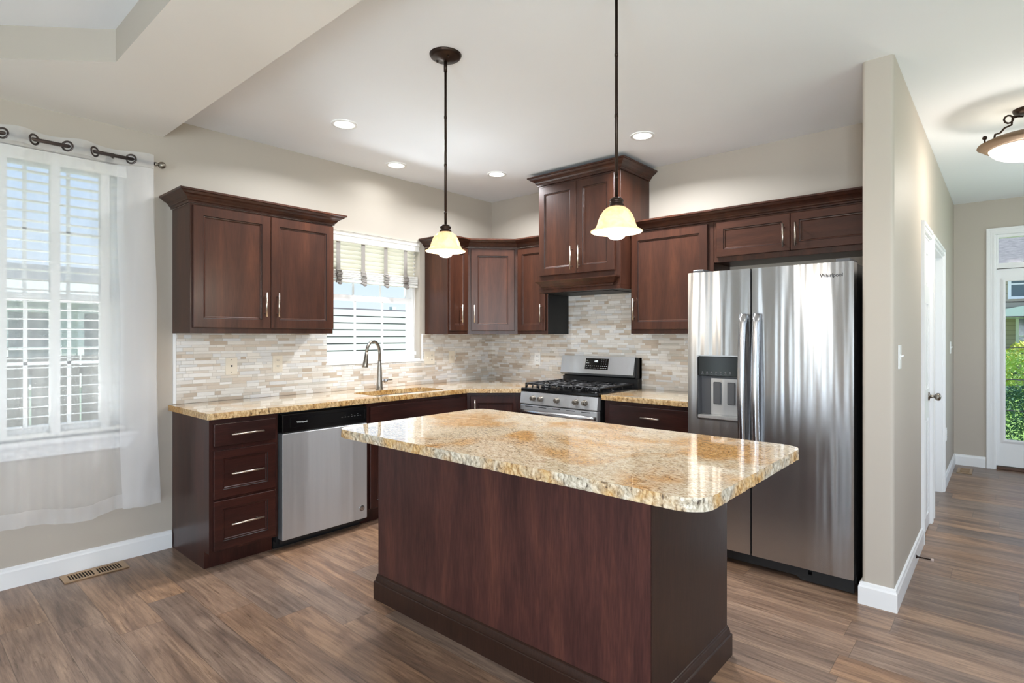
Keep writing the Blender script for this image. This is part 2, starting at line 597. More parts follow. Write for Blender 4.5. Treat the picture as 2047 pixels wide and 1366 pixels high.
def tile_mat():
    """thin stacked stone and glass mosaic strips, built along u = x + y"""
    t = NT('mosaic_strip_tile')
    c = t.coord('Object')
    sp = t.n('SeparateXYZ'); t.l(c, sp.inputs[0])
    U = t.math('ADD', sp.outputs[0], t.math('ADD', sp.outputs[1], 20)); Z = sp.outputs[2]
    PZ = .0425
    zz = t.math('DIVIDE', t.math('ADD', Z, 1), PZ)
    pr = t.math('FLOOR', zz); fz = t.math('FRACT', zz)
    second = t.math('GREATER_THAN', fz, .60)
    row = t.math('ADD', t.math('MULTIPLY', pr, 2), second)
    # position inside the row
    z1 = t.math('MULTIPLY', fz, PZ)
    z2 = t.math('MULTIPLY', t.math('SUBTRACT', fz, .60), PZ)
    e1 = t.math('MINIMUM', z1, t.math('SUBTRACT', .60 * PZ, z1))
    e2 = t.math('MINIMUM', z2, t.math('SUBTRACT', .40 * PZ, z2))
    ez = t.math('MAXIMUM', e1, e2)
    wn1 = t.n('TexWhiteNoise', noise_dimensions='1D'); t.l(row, wn1.inputs['W'])
    wid = t.math('MULTIPLY_ADD', wn1.outputs[0], .10, .135)
    uu0 = t.math('ADD', t.math('DIVIDE', U, wid), t.math('MULTIPLY', wn1.outputs[0], 13.7))
    # uneven joints
    fl = t.math('FLOOR', uu0)
    cbj = t.n('CombineXYZ'); t.l(fl, cbj.inputs[0]); t.l(row, cbj.inputs[1])
    wnj = t.n('TexWhiteNoise', noise_dimensions='2D'); t.l(cbj.outputs[0], wnj.inputs['Vector'])
    cut = t.math('MULTIPLY_ADD', wnj.outputs['Value'], .6, .2)
    fr = t.math('FRACT', uu0)
    half = t.math('GREATER_THAN', fr, cut)
    eu = t.math('MINIMUM', t.math('MINIMUM', fr, t.math('SUBTRACT', 1, fr)), t.math('ABSOLUTE', t.math('SUBTRACT', fr, cut)))
    eu = t.math('MULTIPLY', eu, wid)
    cell = t.n('CombineXYZ'); t.l(t.math('MULTIPLY_ADD', fl, 2, half), cell.inputs[0]); t.l(row, cell.inputs[1])
    wn2 = t.n('TexWhiteNoise', noise_dimensions='2D'); t.l(cell.outputs[0], wn2.inputs['Vector'])
    r = wn2.outputs['Value']
    col = t.ramp(r, [(0, srgb(224, 219, 211)), (.22, srgb(213, 204, 192)), (.42, srgb(232, 229, 224)), (.60, srgb(207, 194, 178)),
                     (.72, srgb(219, 218, 216)), (.87, srgb(192, 176, 158)), (.95, srgb(202, 197, 187))], 'CONSTANT')
    st = t.noise(t.mapping(c, (1, 1, 5)), 30, 4, .6, .5)
    col = t.mix(.5, col, t.ramp(st, [(.3, (.9, .88, .86)), (.7, (1.06, 1.06, 1.06))]), 'MULTIPLY')
    edge = t.math('MINIMUM', ez, eu)
    gr = t.math('LESS_THAN', edge, .0009)
    col = t.mix(t.math('MULTIPLY', gr, .75), col, srgb(178, 168, 156))
    isgl = t.math('GREATER_THAN', t.math('FRACT', t.math('MULTIPLY', r, 7.7)), .5)
    t.p(color=col, rough=t.math('MULTIPLY_ADD', isgl, -.3, .42), spec=.55)
    sep = t.n('SeparateColor'); t.l(wn2.outputs['Color'], sep.inputs[0])
    # each strip sits at its own tiny depth and tilt
    h = t.math('ADD', t.math('MULTIPLY', t.math('MINIMUM', edge, .0016), 900), t.math('MULTIPLY', sep.outputs[0], .9))
    t.bump(t.math('ADD', h, t.math('MULTIPLY', st, .35)), .5, .0012)
    return t.mat


M['tile'] = tile_mat()


def granite_mat(name, patch=1.0, shift=(0, 0, 0), gold_lo=.5, gold_hi=.62):
    t = NT(name)
    c = t.mapping(t.coord('Object'), (1, 1, 1), shift)
    d = t.mapping(c, (1, 2.1, 1.4), (0, 0, 0), (0, 0, radians(38)))
    big = t.noise(c, 1.5 * patch, 4, .55, .9)
    mid = t.noise(d, 26, 7, .78, 1.0)
    fine = t.noise(t.mapping(d, (1, 1.5, 1)), 62, 6, .72, 1.0)
    spk = t.noise(d, 110, 4, .7, .3)
    cream = t.ramp(mid, [(.30, srgb(146, 126, 102)), (.42, srgb(212, 194, 162)), (.55, srgb(234, 222, 198)), (.72, srgb(243, 237, 222))])
    gold = t.ramp(mid, [(.28, srgb(124, 74, 32)), (.42, srgb(198, 140, 66)), (.56, srgb(224, 176, 104)), (.74, srgb(236, 206, 150))])
    gf = t.ramp(big, [(gold_lo, (0, 0, 0)), (gold_hi, (1, 1, 1))])
    gfm = t.math('MULTIPLY', gf, .85)
    col = t.mix(gfm, cream, gold)
    dk = t.ramp(fine, [(.38, (.30, .21, .15)), (.45, (.62, .52, .44)), (.51, (.97, .96, .95)), (.6, (1, 1, 1))])
    col = t.mix(.85, col, dk, 'MULTIPLY')
    wh = t.ramp(spk, [(.62, (0, 0, 0)), (.72, (.6, .6, .6))])
    col = t.mix(wh, col, srgb(245, 240, 230))
    rust = t.ramp(t.noise(c, 5.5, 4, .6, .8), [(.66, (0, 0, 0)), (.74, (1, 1, 1))])
    col = t.mix(t.math('MULTIPLY', rust, .55), col, srgb(150, 88, 36))
    t.p(color=col, rough=.05, spec=.6, coat=.5, coat_r=.015)
    t.bs.inputs['Coat IOR'].default_value = 1.5
    return t.mat


M['granite'] = granite_mat('granite_gold', 1.0, (.1, .95, 0), .46, .56)
M['granite_w'] = granite_mat('granite_worktop', 1.4, (2.3, 1.1, 0), .46, .62)
def rough_edge(name, src_cols):
    t = NT(name)
    c = t.coord()
    n1 = t.noise(t.mapping(c, (1, 1, .55)), 70, 5, .7, .6)
    n2 = t.noise(c, 4, 3, .6, .6)
    a = t.ramp(n1, [(.33, srgb(70, 58, 48)), (.45, src_cols[0]), (.6, src_cols[1])])
    b = t.ramp(n1, [(.33, srgb(84, 54, 28)), (.45, src_cols[2]), (.6, src_cols[3])])
    t.p(color=t.mix(t.ramp(n2, [(.45, (0, 0, 0)), (.6, (1, 1, 1))]), a, b), rough=.3, spec=.5)
    t.bump(n1, .7, .003)
    return t.mat
M['edge'] = rough_edge('chiselled_granite_edge', [srgb(176, 164, 142), srgb(222, 212, 194), srgb(188, 142, 82), srgb(220, 190, 140)])
M['edge_w'] = rough_edge('worktop_granite_edge', [srgb(176, 140, 92), srgb(216, 188, 144), srgb(170, 122, 62), srgb(204, 164, 104)])


# ================================================================== geometry constants
CEIL = 2.743
Y1 = -2.949            # free end of the left cabinet run
XP0, XP1, YP = 3.503, 3.640, -0.928
YF = 3.26
XR = 5.42
YB = -7.0

# ------------------------------------------------------------------ room shell
struct(MB().box(-.15, XR + .12, YB - .12, YF + .15, -.1, 0).build('floor', M['floor']))
W1 = (-4.30, -3.19, .775, 2.39)
W2 = (-1.872, -.945, 1.14, 2.205)
def rect(a0, a1, b0, b1): return [(a0, b0), (a1, b0), (a1, b1), (a0, b1)]
struct(MB().plate([rect(YB, .12, 0, 3.0), rect(*W1), rect(*W2)], 'x', -.15, 0).build('wall_left', M['wall']))
struct(MB().box(0, XP0, 0, .12, 0, 3.0).build('wall_back', M['wall']))
# partition with two door openings
D1 = (.30, .78, 2.05); D2 = (.99, 1.86, 2.05)
mb = MB()
mb.plate([[(0, 0), (D1[0], 0), (D1[0], D1[2]), (D1[1], D1[2]), (D1[1], 0), (D2[0], 0), (D2[0], D2[2]), (D2[1], D2[2]), (D2[1], 0),
           (YF - .001, 0), (YF - .001, CEIL - .0005), (0, CEIL - .0005)]], 'x', XP0, XP1)
n_ = 5; r_ = .018
lp = arc(XP0 + r_, YP + r_, r_, 180, 270, n_) + arc(XP1 - r_, YP + r_, r_, 270, 360, n_) + [(XP1, 0), (XP0, 0)]
mb.plate([lp], 'z', 0, CEIL + .05)
struct(mb.build('wall_partition', M['wall']))
FD = (3.972, 4.93, 2.385)
struct(MB().plate([[(XP0 - .3, 0), (FD[0], 0), (FD[0], FD[2]), (FD[1], FD[2]), (FD[1], 0), (XR, 0), (XR, 3.0), (XP0 - .3, 3.0)]], 'y', YF, YF + .15).build('wall_far', M['wall']))
RW = (-5.9, -3.95, .8, 2.2)
RWS = [(-5.9, -3.95, .8, 2.2), (-2.85, -.95, .8, 2.2), (.7, 2.5, .8, 2.2)]
struct(MB().plate([rect(YB, YF + .15, 0, 3.0)] + [rect(*q) for q in RWS], 'x', XR, XR + .12).build('wall_right', M['wall']))
struct(MB().plate([[(-.15, 0), (1.56, 0), (1.56, 2.1), (2.02, 2.1), (2.02, 0), (XR + .12, 0), (XR + .12, 3.0), (-.15, 3.0)],
                   rect(.15, .5, .1, 2.1), rect(4.45, 5.35, .1, 2.1)], 'y', YB - .12, YB).build('wall_rear', M['wall']))
struct(MB().box(0, XR, -3.0, YF, CEIL, 3.0).build('ceiling', M['ceil']))
# dropped soffit over the dining side with an eight-sided tray
tr = [(.94, -3.47), (3.0, -3.47), (3.45, -3.92), (3.45, -5.8), (3.0, -6.25), (.94, -6.25), (.49, -5.8), (.49, -3.92)]
m = MB().plate([[(0, YB), (XR, YB), (XR, -3.0), (0, -3.0)], tr[::-1]], 'z', 2.62, 3.0)
m.m = [1 if len(f) == 4 else 0 for f in m.f]      # upright faces get the darker wall paint to offset direct window light
struct(m.build('ceiling', [M['soffit'], M['wall']]))
struct(MB().plate([[(p[0] * 1.0, p[1]) for p in tr]], 'z', 2.772, 2.80).build('ceiling', M['ceil']))
struct(MB().box(-.15, XR + .12, YB - .12, YF + .15, 3.0, 3.2).build('ceiling', M['ceil']))

BB = [(0, 0), (.015, 0), (.015, .088), (.011, .097), (.009, .108), (0, .112)]
def baseboard(name, path, side=1):
    struct(MB().sweep(BB, path, side).build(name, M['white']))
baseboard('baseboard_left', [(0, YB), (0, Y1 - .004)], 1)
baseboard('baseboard_partition', [(XP0, -.7), (XP0, YP), (XP1, YP), (XP1, D1[0] - .062)], 1)
baseboard('baseboard_partition', [(XP1, D2[1] + .062), (XP1, YF), (FD[0] - .072, YF)], 1)
baseboard('baseboard_rear', [(1.13, YB), (0, YB)], 1)

# ------------------------------------------------------------------ doors and casings
def casing_x(name, y0, y1, zt, x, w=.058):
    """three-sided moulded casing on a wall facing +x"""
    m = MB()
    for (a0, a1, t) in ((0, w, .011), (w * .62, w - .002, .018), (.002, .012, .015)):
        m.plate([[(y0 - a1, 0), (y0 - a0, 0), (y0 - a0, zt + a0), (y1 + a0, zt + a0), (y1 + a0, 0), (y1 + a1, 0), (y1 + a1, zt + a1), (y0 - a1, zt + a1)]], 'x', x, x + t)
    return struct(m.build(name, M['white']))
casing_x('trim_1', D1[0], D1[1], D1[2], XP1)
casing_x('trim_2', D2[0], D2[1], D2[2], XP1)

def jamb_x(name, y0, y1, zt):
    m = MB()
    m.plate([[(y0, 0), (y0 + .018, 0), (y0 + .018, zt - .018), (y1 - .018, zt - .018), (y1 - .018, 0), (y1, 0), (y1, zt), (y0, zt)]], 'x', XP0 - .004, XP1 + .001)
    return struct(m.build(name, M['white']))
jamb_x('trim_3', *D1); jamb_x('trim_4', *D2)

def panel_door(name, y0, y1, z1, x0, x1, hinges=True, knob_y=None):
    """six-panel door in the plane x = const, face towards +x"""
    m = MB()
    w = y1 - y0
    zs = [(.10, .78), (.98, 1.58), (1.70, 1.93)]
    zs = [(a * z1 / 2.03, b * z1 / 2.03) for a, b in zs]
    cols = [(y0 + w * .15, y0 + w * .45), (y0 + w * .55, y0 + w * .85)]
    holes = [rect(c0, c1, a, b) for c0, c1 in cols for a, b in zs]
    m.plate([rect(y0, y1, .008, z1)] + holes, 'x', x1 - .008, x1)
    m.box(x0, x1 - .0085, y0, y1, .008, z1)
    for c0, c1 in cols:
        for a, b in zs:
            m.box(x1 - .0085, x1 - .0025, c0 + .022, c1 - .022, a + .022, b - .022, .003)
    d = struct(m.build(name, M['white']))
    if hinges:
        for z in (.25, 1.05, 1.82):
            h = MB()
            h.box(x1, x1 + .003, y0 - .006, y0 + .02, z - .045, z + .045)
            h.tube([(x1 + .006, y0, z - .046), (x1 + .006, y0, z + .046)], .005, 10)
            h.build('hinge', M['nickel_dk'], d)
    if knob_y is not None:
        k = MB()
        k.lathe([(0, 0), (.031, 0), (.03, .006), (.012, .01), (.010, .032), (.018, .038), (.026, .047), (.028, .056), (.024, .066), (.010, .072), (0, .072)],
                (x1, knob_y, .925), 24, axis='x')
        k.build('knob', M['nickel_dk'], d)
    return d
panel_door('door_1', D1[0] + .02, D1[1] - .02, 2.03, XP1 - .035, XP1 - .001, True, D1[1] - .075)
panel_door('door_2', D2[0] + .02, D2[1] - .02, 2.03, XP0 + .001, XP0 + .035, False, None)

# front door with full glass, transom above
ds = MB()
GX0, GX1, GZ0, GZ1 = 4.047, 4.86, .30, 1.915
SX0, SX1 = 3.985, 4.918
ds.plate([rect(SX0, SX1, .035, 2.035), rect(GX0, GX1, GZ0, GZ1)], 'y', YF + .03, YF + .075)
fd = struct(ds.build('door_3', M['white']))
gm = MB()
for (a, t) in ((.0, .012), (.012, .02), (.024, .01)):
    gm.plate([rect(GX0 - .018 + a - .006, GX1 + .018 - a + .006, GZ0 - .018 + a - .006, GZ1 + .018 - a + .006),
              rect(GX0 + a * .3, GX1 - a * .3, GZ0 + a * .3, GZ1 - a * .3)], 'y', YF + .03 - t, YF + .031)
gm.build('glass_moulding', M['white'], fd)
MB().box(GX0, GX1, YF + .048, YF + .053, GZ0, GZ1).build('glass_pane', M['glass'], fd)
for z in (.60, .915, 1.24, 1.55, 1.70):
    MB().box(GX0, GX1, YF + .043, YF + .058, z - .005, z + .005).build('came', M['iron'], fd)
tm = MB()
TX0, TX1, TZ0, TZ1 = 4.0, 4.905, 2.095, 2.355
tm.plate([rect(FD[0] + .013, FD[1] - .013, 2.04, FD[2] - .001), rect(TX0, TX1, TZ0, TZ1)], 'y', YF + .02, YF + .10)
tm.box(FD[0] + .013, FD[1] - .013, YF + .005, YF + .1, 2.04, 2.07)
tf = struct(tm.build('window_3', M['white']))
MB().box(TX0, TX1, YF + .055, YF + .06, TZ0, TZ1).build('glass_pane', M['glass'], tf)
m = MB()
for (a0, a1, t) in ((0, .068, .012), (.045, .066, .02), (.002, .014, .017), (.022, .034, .015)):
    m.plate([[(FD[0] - a1, 0), (FD[0] - a0, 0), (FD[0] - a0, FD[2] + a0), (FD[1] + a0, FD[2] + a0), (FD[1] + a0, 0), (FD[1] + a1, 0), (FD[1] + a1, FD[2] + a1), (FD[0] - a1, FD[2] + a1)]], 'y', YF - t, YF)
struct(m.build('trim_5', M['white']))
m = MB()
m.plate([[(FD[0], 0), (FD[0] + .012, 0), (FD[0] + .012, FD[2] - .001), (FD[1] - .012, FD[2] - .001), (FD[1] - .012, 0), (FD[1], 0), (FD[1], FD[2]), (FD[0], FD[2])]], 'y', YF - .001, YF + .149)
struct(m.build('trim_6', M['white']))
struct(MB().box(FD[0] + .012, FD[1] - .012, YF - .01, YF + .14, 0, .03, .004).build('trim_7', simple('threshold_bronze', srgb(82, 58, 44), .4, .5)))

# ------------------------------------------------------------------ windows in the left wall
def sash_window(name, y0, y1, z0, z1, zm, nx, nz, muntins=True):
    """double-hung vinyl window: frame, two sashes, panes"""
    f = MB()
    f.plate([rect(y0, y1, z0, z1), rect(y0 + .03, y1 - .03, z0 + .03, z1 - .03)], 'x', -.148, -.075)
    root = struct(f.build(name, M['vinyl']))
    for (a, b, xo) in ((zm - .012, z1 - .03, -.125), (z0 + .03, zm + .03, -.098)):
        s = MB()
        g = .042
        s.plate([rect(y0 + .03, y1 - .03, a, b), rect(y0 + .03 + g, y1 - .03 - g, a + g, b - g)], 'x', xo - .012, xo + .014)
        s.plate([rect(y0 + .03 + g - .008, y1 - .03 - g + .008, a + g - .008, b - g + .008), rect(y0 + .03 + g + .004, y1 - .03 - g - .004, a + g + .004, b - g - .004)], 'x', xo - .004, xo + .017)
        so = s.build('sash', M['vinyl'], root)
        MB().box(xo - .002, xo + .002, y0 + .03 + g, y1 - .03 - g, a + g, b - g).build('glass_pane', M['glass'], so)
        if muntins:
            mu = MB()
            Y0, Y1_, Z0, Z1_ = y0 + .03 + g, y1 - .03 - g, a + g, b - g
            for k in range(1, nx):
                yy = Y0 + (Y1_ - Y0) * k / nx
                mu.box(xo + .003, xo + .011, yy - .009, yy + .009, Z0, Z1_)
            for k in range(1, nz):
                zz = Z0 + (Z1_ - Z0) * k / nz
                mu.box(xo + .003, xo + .011, Y0, Y1_, zz - .009, zz + .009)
            mu.build('muntin_grid', M['vinyl'], so)
    return root
w1 = sash_window('window_1', W1[0], W1[1], W1[2], W1[3], 1.565, 5, 2)
w2 = sash_window('window_2', W2[0] - .03, W2[1], W2[2], W2[3], 1.665, 3, 1)
# stool and apron of the big window
m = MB()
m.box(-.074, .045, W1[0] - .06, W1[1] + .055, W1[2] - .022, W1[2] + .001, .004, 2)
m.plate([[(W1[0] - .04, W1[2] - .022), (W1[1] + .045, W1[2] - .022), (W1[1] + .03, W1[2] - .05), (W1[1] - .005, W1[2] - .09), (W1[0] - .02, W1[2] - .09)]], 'x', 0.0, .018)
struct(m.build('trim_8', M['white']))
# sill ledge of the kitchen window
m = MB(); m.box(-.074, .012, W2[0] + .001, W2[1] - .001, W2[2] - .0, W2[2] + .012, .003)
m.box(.0, .014, W2[0] - .008, W2[1] + .045, W2[2] - .018, W2[2] + .0, .003)
struct(m.build('trim_9', M['white']))

# patio door and narrow window for reflections; other unseen windows added to admit light
m = MB()
m.plate([rect(1.56, 2.02, 0, 2.1), rect(1.60, 1.98, .08, 1.30), rect(1.60, 1.98, 1.34, 2.05)], 'y', YB - .1, YB - .03)
pd = struct(m.build('door_4', M['vinyl']))
MB().box(1.60, 1.98, YB - .07, YB - .066, .08, 2.05).build('glass_pane', M['glass'], pd)
m = MB(); m.plate([rect(4.45, 5.35, .1, 2.1), rect(4.5, 4.88, .15, 2.05), rect(4.92, 5.3, .15, 2.05)], 'y', YB - .1, YB - .03)  # unseen window added to let more daylight in
rw = struct(m.build('window_4', M['vinyl']))
MB().box(4.5, 5.3, YB - .07, YB - .066, .15, 2.05).build('glass_pane', M['glass'], rw)
m = MB(); m.plate([rect(.15, .5, .1, 2.1), rect(.19, .46, .15, 2.05)], 'y', YB - .1, YB - .03)
nw = struct(m.build('window_8', M['vinyl']))
MB().box(.19, .46, YB - .07, YB - .066, .15, 2.05).build('glass_pane', M['glass'], nw)
for k, RW in enumerate(RWS):  # unseen right-wall windows added to brighten the room
    ym = (RW[0] + RW[1]) / 2
    m = MB(); m.plate([rect(*RW), rect(RW[0] + .05, ym - .025, .85, 2.15), rect(ym + .025, RW[1] - .05, .85, 2.15)], 'x', XR + .02, XR + .09)
    sw = struct(m.build('window_%d' % (5 + k), M['vinyl']))
    MB().box(XR + .05, XR + .054, RW[0] + .05, RW[1] - .05, .85, 2.15).build('glass_pane', M['glass'], sw)

# ------------------------------------------------------------------ blinds
def slat(m, y0, y1, z, xc, w=.05, tilt=4.0, th=.0028, crown=.003):
    a = radians(tilt)
    pr = []
    n = 4
    for i in range(n + 1):
        s = -w / 2 + w * i / n
        h = crown * (1 - (2 * s / w) ** 2)
        pr.append((s * cos(a) - h * sin(a), s * sin(a) + h * cos(a)))
    vs = []
    for y in (y0, y1):
        for x, zz in pr: vs.append((xc + x, y, z + zz))
        for x, zz in pr[::-1]: vs.append((xc + x, y, z + zz - th))
    k = 2 * (n + 1)
    fs = [(i, (i + 1) % k, k + (i + 1) % k, k + i) for i in range(k)]
    fs += [tuple(range(k))[::-1], tuple(range(k, 2 * k))]
    m.add(vs, fs)

bl = thing('window_blind', 'white wood blind lowered with open slats behind the sheer curtain on the left', 'blind', (-.04, -3.74, W1[2] + .02))
def rel(o, m, name, mat):      # build in world coordinates, parent at the thing's origin
    l = o.location
    m.v = [(p[0] - l.x, p[1] - l.y, p[2] - l.z) for p in m.v]
    return m.build(name, mat, o)
m = MB(); m.box(-.012, .003, W1[0] + .004, W1[1] - .004, 2.315, 2.385, .004, 2); m.box(-.07, -.012, W1[0] + .01, W1[1] - .01, 2.345, 2.385)
rel(bl, m, 'valance', M['slat'])
m = MB(); z = .85
while z < 2.32:
    slat(m, W1[0] + .012, W1[1] - .012, z, -.038, .05, 3); z += .0545
rel(bl, m, 'slats', M['slat'])
m = MB(); m.box(-.064, -.012, W1[0] + .012, W1[1] - .012, .79, .812, .003); rel(bl, m, 'bottom_rail', M['slat'])
for y in (-3.30, -3.53, -3.755, -3.98, -4.2):
    m = MB(); m.box(-.0085, -.0075, y - .021, y + .021, .80, 2.33); m.box(-.0685, -.0675, y - .021, y + .021, .80, 2.33)
    rel(bl, m, 'ladder_tape', M['tape_w'])

bk = thing('window_blind', 'white wood blind half raised above the kitchen sink with bunched grey ladder tapes', 'blind', (-.04, -1.41, 1.80))
m = MB()
m.sweep([(0, 2.118), (.012, 2.118), (.016, 2.124), (.013, 2.14), (.013, 2.165), (.02, 2.172), (.02, 2.178), (.016, 2.19), (.026, 2.20), (0, 2.203)], [(-.012, W2[0] + .004), (-.012, W2[1] - .004)], 1)
m.box(-.07, -.012, W2[0] + .01, W2[1] - .01, 2.16, 2.2)
rel(bk, m, 'valance', M['slat'])
m = MB()
for k in range(7): slat(m, W2[0] + .012, W2[1] - .03, 2.112 - k * .036, -.042, .05, 38 + 2 * (k % 2))
rel(bk, m, 'slats', simple('blind_slat_cream', srgb(228, 223, 206), .45))
m = MB()
for k in range(11): slat(m, W2[0] + .012, W2[1] - .014, 1.892 - k * .0068, -.034 + .002 * sin(k * 2.3), .05, random.uniform(-2, 2), .0055, .002)
rel(bk, m, 'slat_stack', M['slat'])
m = MB(); m.box(-.062, -.006, W2[0] + .012, W2[1] - .014, 1.793, 1.812, .003); rel(bk, m, 'bottom_rail', M['slat'])
for y in (-1.76, -1.53, -1.305, -1.095):
    m = MB()
    m.box(-.0115, -.0105, y - .018, y + .018, 1.88, 2.13)
    rng = random.Random(int(y * -1000))
    for k in range(11):      # folded loops of tape bulging in front of the stack
        zc = 1.885 - k * .0095
        dx = rng.uniform(.008, .024)
        dy = rng.uniform(-.006, .006)
        pts = [(-.008, zc + .006), (-.008 + dx, zc + .004), (-.006 + dx, zc - .003), (-.008, zc - .006)]
        vs = [(p[0], y - .022 + dy, p[1]) for p in pts] + [(p[0], y + .022 + dy, p[1] + rng.uniform(-.004, .004)) for p in pts]
        m.add(vs, [(0, 1, 5, 4), (1, 2, 6, 5), (2, 3, 7, 6), (0, 3, 2, 1), (4, 5, 6, 7)])
    m.uv_sphere((.004, y + .006, 1.782), .02, 10, 6, (.6, 1, .7))
    rel(bk, m, 'ladder_tape', M['tape'])
m = MB(); m.tube([(-.015, -1.02, 1.80), (-.012, -1.015, 1.5), (-.013, -1.012, 1.40)], .0014, 6); m.lathe([(0, 1.35), (.007, 1.352), (.005, 1.385), (.002, 1.40)], (-.013, -1.012, 0), 10)
m.tube([(-.012, -.995, 1.80), (-.011, -.99, 1.4), (-.012, -.985, 1.21)], .0012, 6); m.box(-.018, -.008, -1.0, -.975, 1.185, 1.215, .002)
rel(bk, m, 'pull_cord', M['whitep'])

# ------------------------------------------------------------------ sheer curtain and rod
cross = [-3.047, -3.197, -3.374, -3.496, -3.638, -3.763, -3.905, -4.03, -4.18, -4.31, -4.45]
def phase(y):
    for i in range(len(cross) - 1):
        if cross[i] >= y >= cross[i + 1]:
            return pi * (i + (cross[i] - y) / (cross[i] - cross[i + 1]))
    return 0
RX, RZ = .10, 2.412
path = []
y = -3.086
while y > -4.45:
    path.append((y, phase(y))); y -= .0085
def cx_at(y, ph, t):
    # t = 0 at the header, 1 at the hem
    a = .034 * (1 - .45 * t)
    x = RX + a * sin(ph) + .010 * t * sin(y * 37 + 1) + .006 * t * sin(y * 81)
    return x
rows = 26
ct, cb = 2.458, .325
vs = []; fs = []; mi = []
cols_ = []
for y, ph in path: cols_.append((y, ph, 0))
# returning fold near the free edge
fold = [(-3.20, .022), (-3.185, .034), (-3.16, .04), (-3.13, .036), (-3.105, .02), (-3.09, .0)]
nC = len(cols_)
for j in range(rows + 1):
    t = j / rows
    z = ct + (cb - ct) * t
    for (y, ph, k) in cols_:
        drift = (.035 * t ** 1.3) * max(0, (y + 3.45) / .4) if y > -3.45 else 0
        zz = z + (.018 * sin(ph * .5 + .6) * t)
        vs.append((cx_at(y, ph, t), y + drift, zz))
for j in range(rows):
    for i in range(nC - 1):
        fs.append((j * nC + i, j * nC + i + 1, (j + 1) * nC + i + 1, (j + 1) * nC + i))
cur = thing('curtain', 'sheer white grommet curtain hanging over the big left window', 'curtain', (RX, -3.75, RZ))
m = MB()
hd = 2
m.add(vs, fs, 0, True)
for q in range(len(m.f)):
    j = q // (nC - 1)
    if j == rows - 1 or j < 1: m.m[q] = 1
rel(cur, m, 'sheer_panel', [M['sheer'], M['sheer2']])
# side hem: doubled cloth along the free edge, standing just in front
m = MB(); vs2 = []; fs2 = []
pts = [(-3.086, .0), (-3.105, .012), (-3.13, .022), (-3.16, .026), (-3.19, .022), (-3.215, .012), (-3.235, .018), (-3.26, .02)]
for j in range(rows + 1):
    t = j / rows
    z = ct - .09 + (cb + .006 - ct + .09) * t
    for k, (y, dx) in enumerate(pts):
        drift = .035 * t ** 1.3 * max(0, (y + 3.45) / .4)
        vs2.append((cx_at(y, phase(y), t) + .004 + dx * (.35 + .65 * t), y + drift + .006 * sin(z * 5 + k), z))
nK = len(pts)
for j in range(rows):
    for i in range(nK - 1): fs2.append((j * nK + i, j * nK + i + 1, (j + 1) * nK + i + 1, (j + 1) * nK + i))
m.add(vs2, fs2, 0, True)
rel(cur, m, 'side_fold', [M['sheer2']])
for y in cross[1:7]:
    m = MB()
    pr = [(.021, -.003), (.030, -.003), (.031, 0), (.030, .003), (.021, .003), (.020, 0), (.021, -.003)]
    m.lathe(pr, (0, 0, 0), 24, axis='y')
    a = radians(53) * (1 if cross.index(y) % 2 else -1)
    m.v = [((p[0] * cos(a) - p[1] * sin(a)) + RX, (p[0] * sin(a) + p[1] * cos(a)) + y, p[2] + RZ) for p in m.v]
    rel(cur, m, 'grommet', M['rod'])
rod = thing('curtain_rod', 'dark pewter curtain rod with ball finial above the big left window', 'curtain rod', (RX, -3.7, RZ))
m = MB(); m.tube([(RX, -3.07, RZ), (RX, -4.5, RZ)], .0105, 14); rel(rod, m, 'rod', M['rod'])
m = MB(); m.lathe([(0, -.005), (.009, -.005), (.012, .002), (.012, .006), (.008, .010), (.008, .02), (0, .02)], (RX, -3.072, RZ), 20, axis='y'); m.uv_sphere((RX, -3.036, RZ), .022, 20, 14)
rel(rod, m, 'finial', M['nickel_dk'])
m = MB(); m.box(.0, .006, -3.30, -3.27, RZ - .03, RZ + .03, .002); m.box(.006, RX - .008, -3.29, -3.28, RZ - .006, RZ + .004); m.box(RX - .012, RX - .009, -3.29, -3.28, RZ - .015, RZ + .015)
rel(rod, m, 'bracket', M['rod'])

# ================================================================== cabinets
def shaker(m, x0, x1, z0, z1, fr=.057, th=.02, flat=False):
    """door front in local coords: face at y = -th .. 0 (front is -y)"""
    if flat:
        m.box(x0, x1, -th, 0, z0, z1, .004, 2)
        return
    # outer frame with bevelled edge
    e_ = .003
    def ring(a, ya, b, yb):
        A = [(x0 + a, ya, z0 + a), (x1 - a, ya, z0 + a), (x1 - a, ya, z1 - a), (x0 + a, ya, z1 - a)]
        B = [(x0 + b, yb, z0 + b), (x1 - b, yb, z0 + b), (x1 - b, yb, z1 - b), (x0 + b, yb, z1 - b)]
        return A + B, [(i, (i + 1) % 4, 4 + (i + 1) % 4, 4 + i) for i in range(4)]
    seq = [(0, 0), (0, -th + e_), (e_, -th), (fr, -th), (fr + .003, -th + .005), (fr + .009, -th + .006), (fr + .013, -th + .0105)]
    for k in range(len(seq) - 1):
        v_, f_ = ring(seq[k][0], seq[k][1], seq[k + 1][0], seq[k + 1][1])
        m.add(v_, f_, 1 if k in (3,) else 0)
    a = seq[-1][0]
    m.add([(x0 + a, seq[-1][1], z0 + a), (x1 - a, seq[-1][1], z0 + a), (x1 - a, seq[-1][1], z1 - a), (x0 + a, seq[-1][1], z1 - a)], [(0, 1, 2, 3)])
    m.add([(x0, 0, z0), (x1, 0, z0), (x1, 0, z1), (x0, 0, z1)], [(3, 2, 1, 0)])

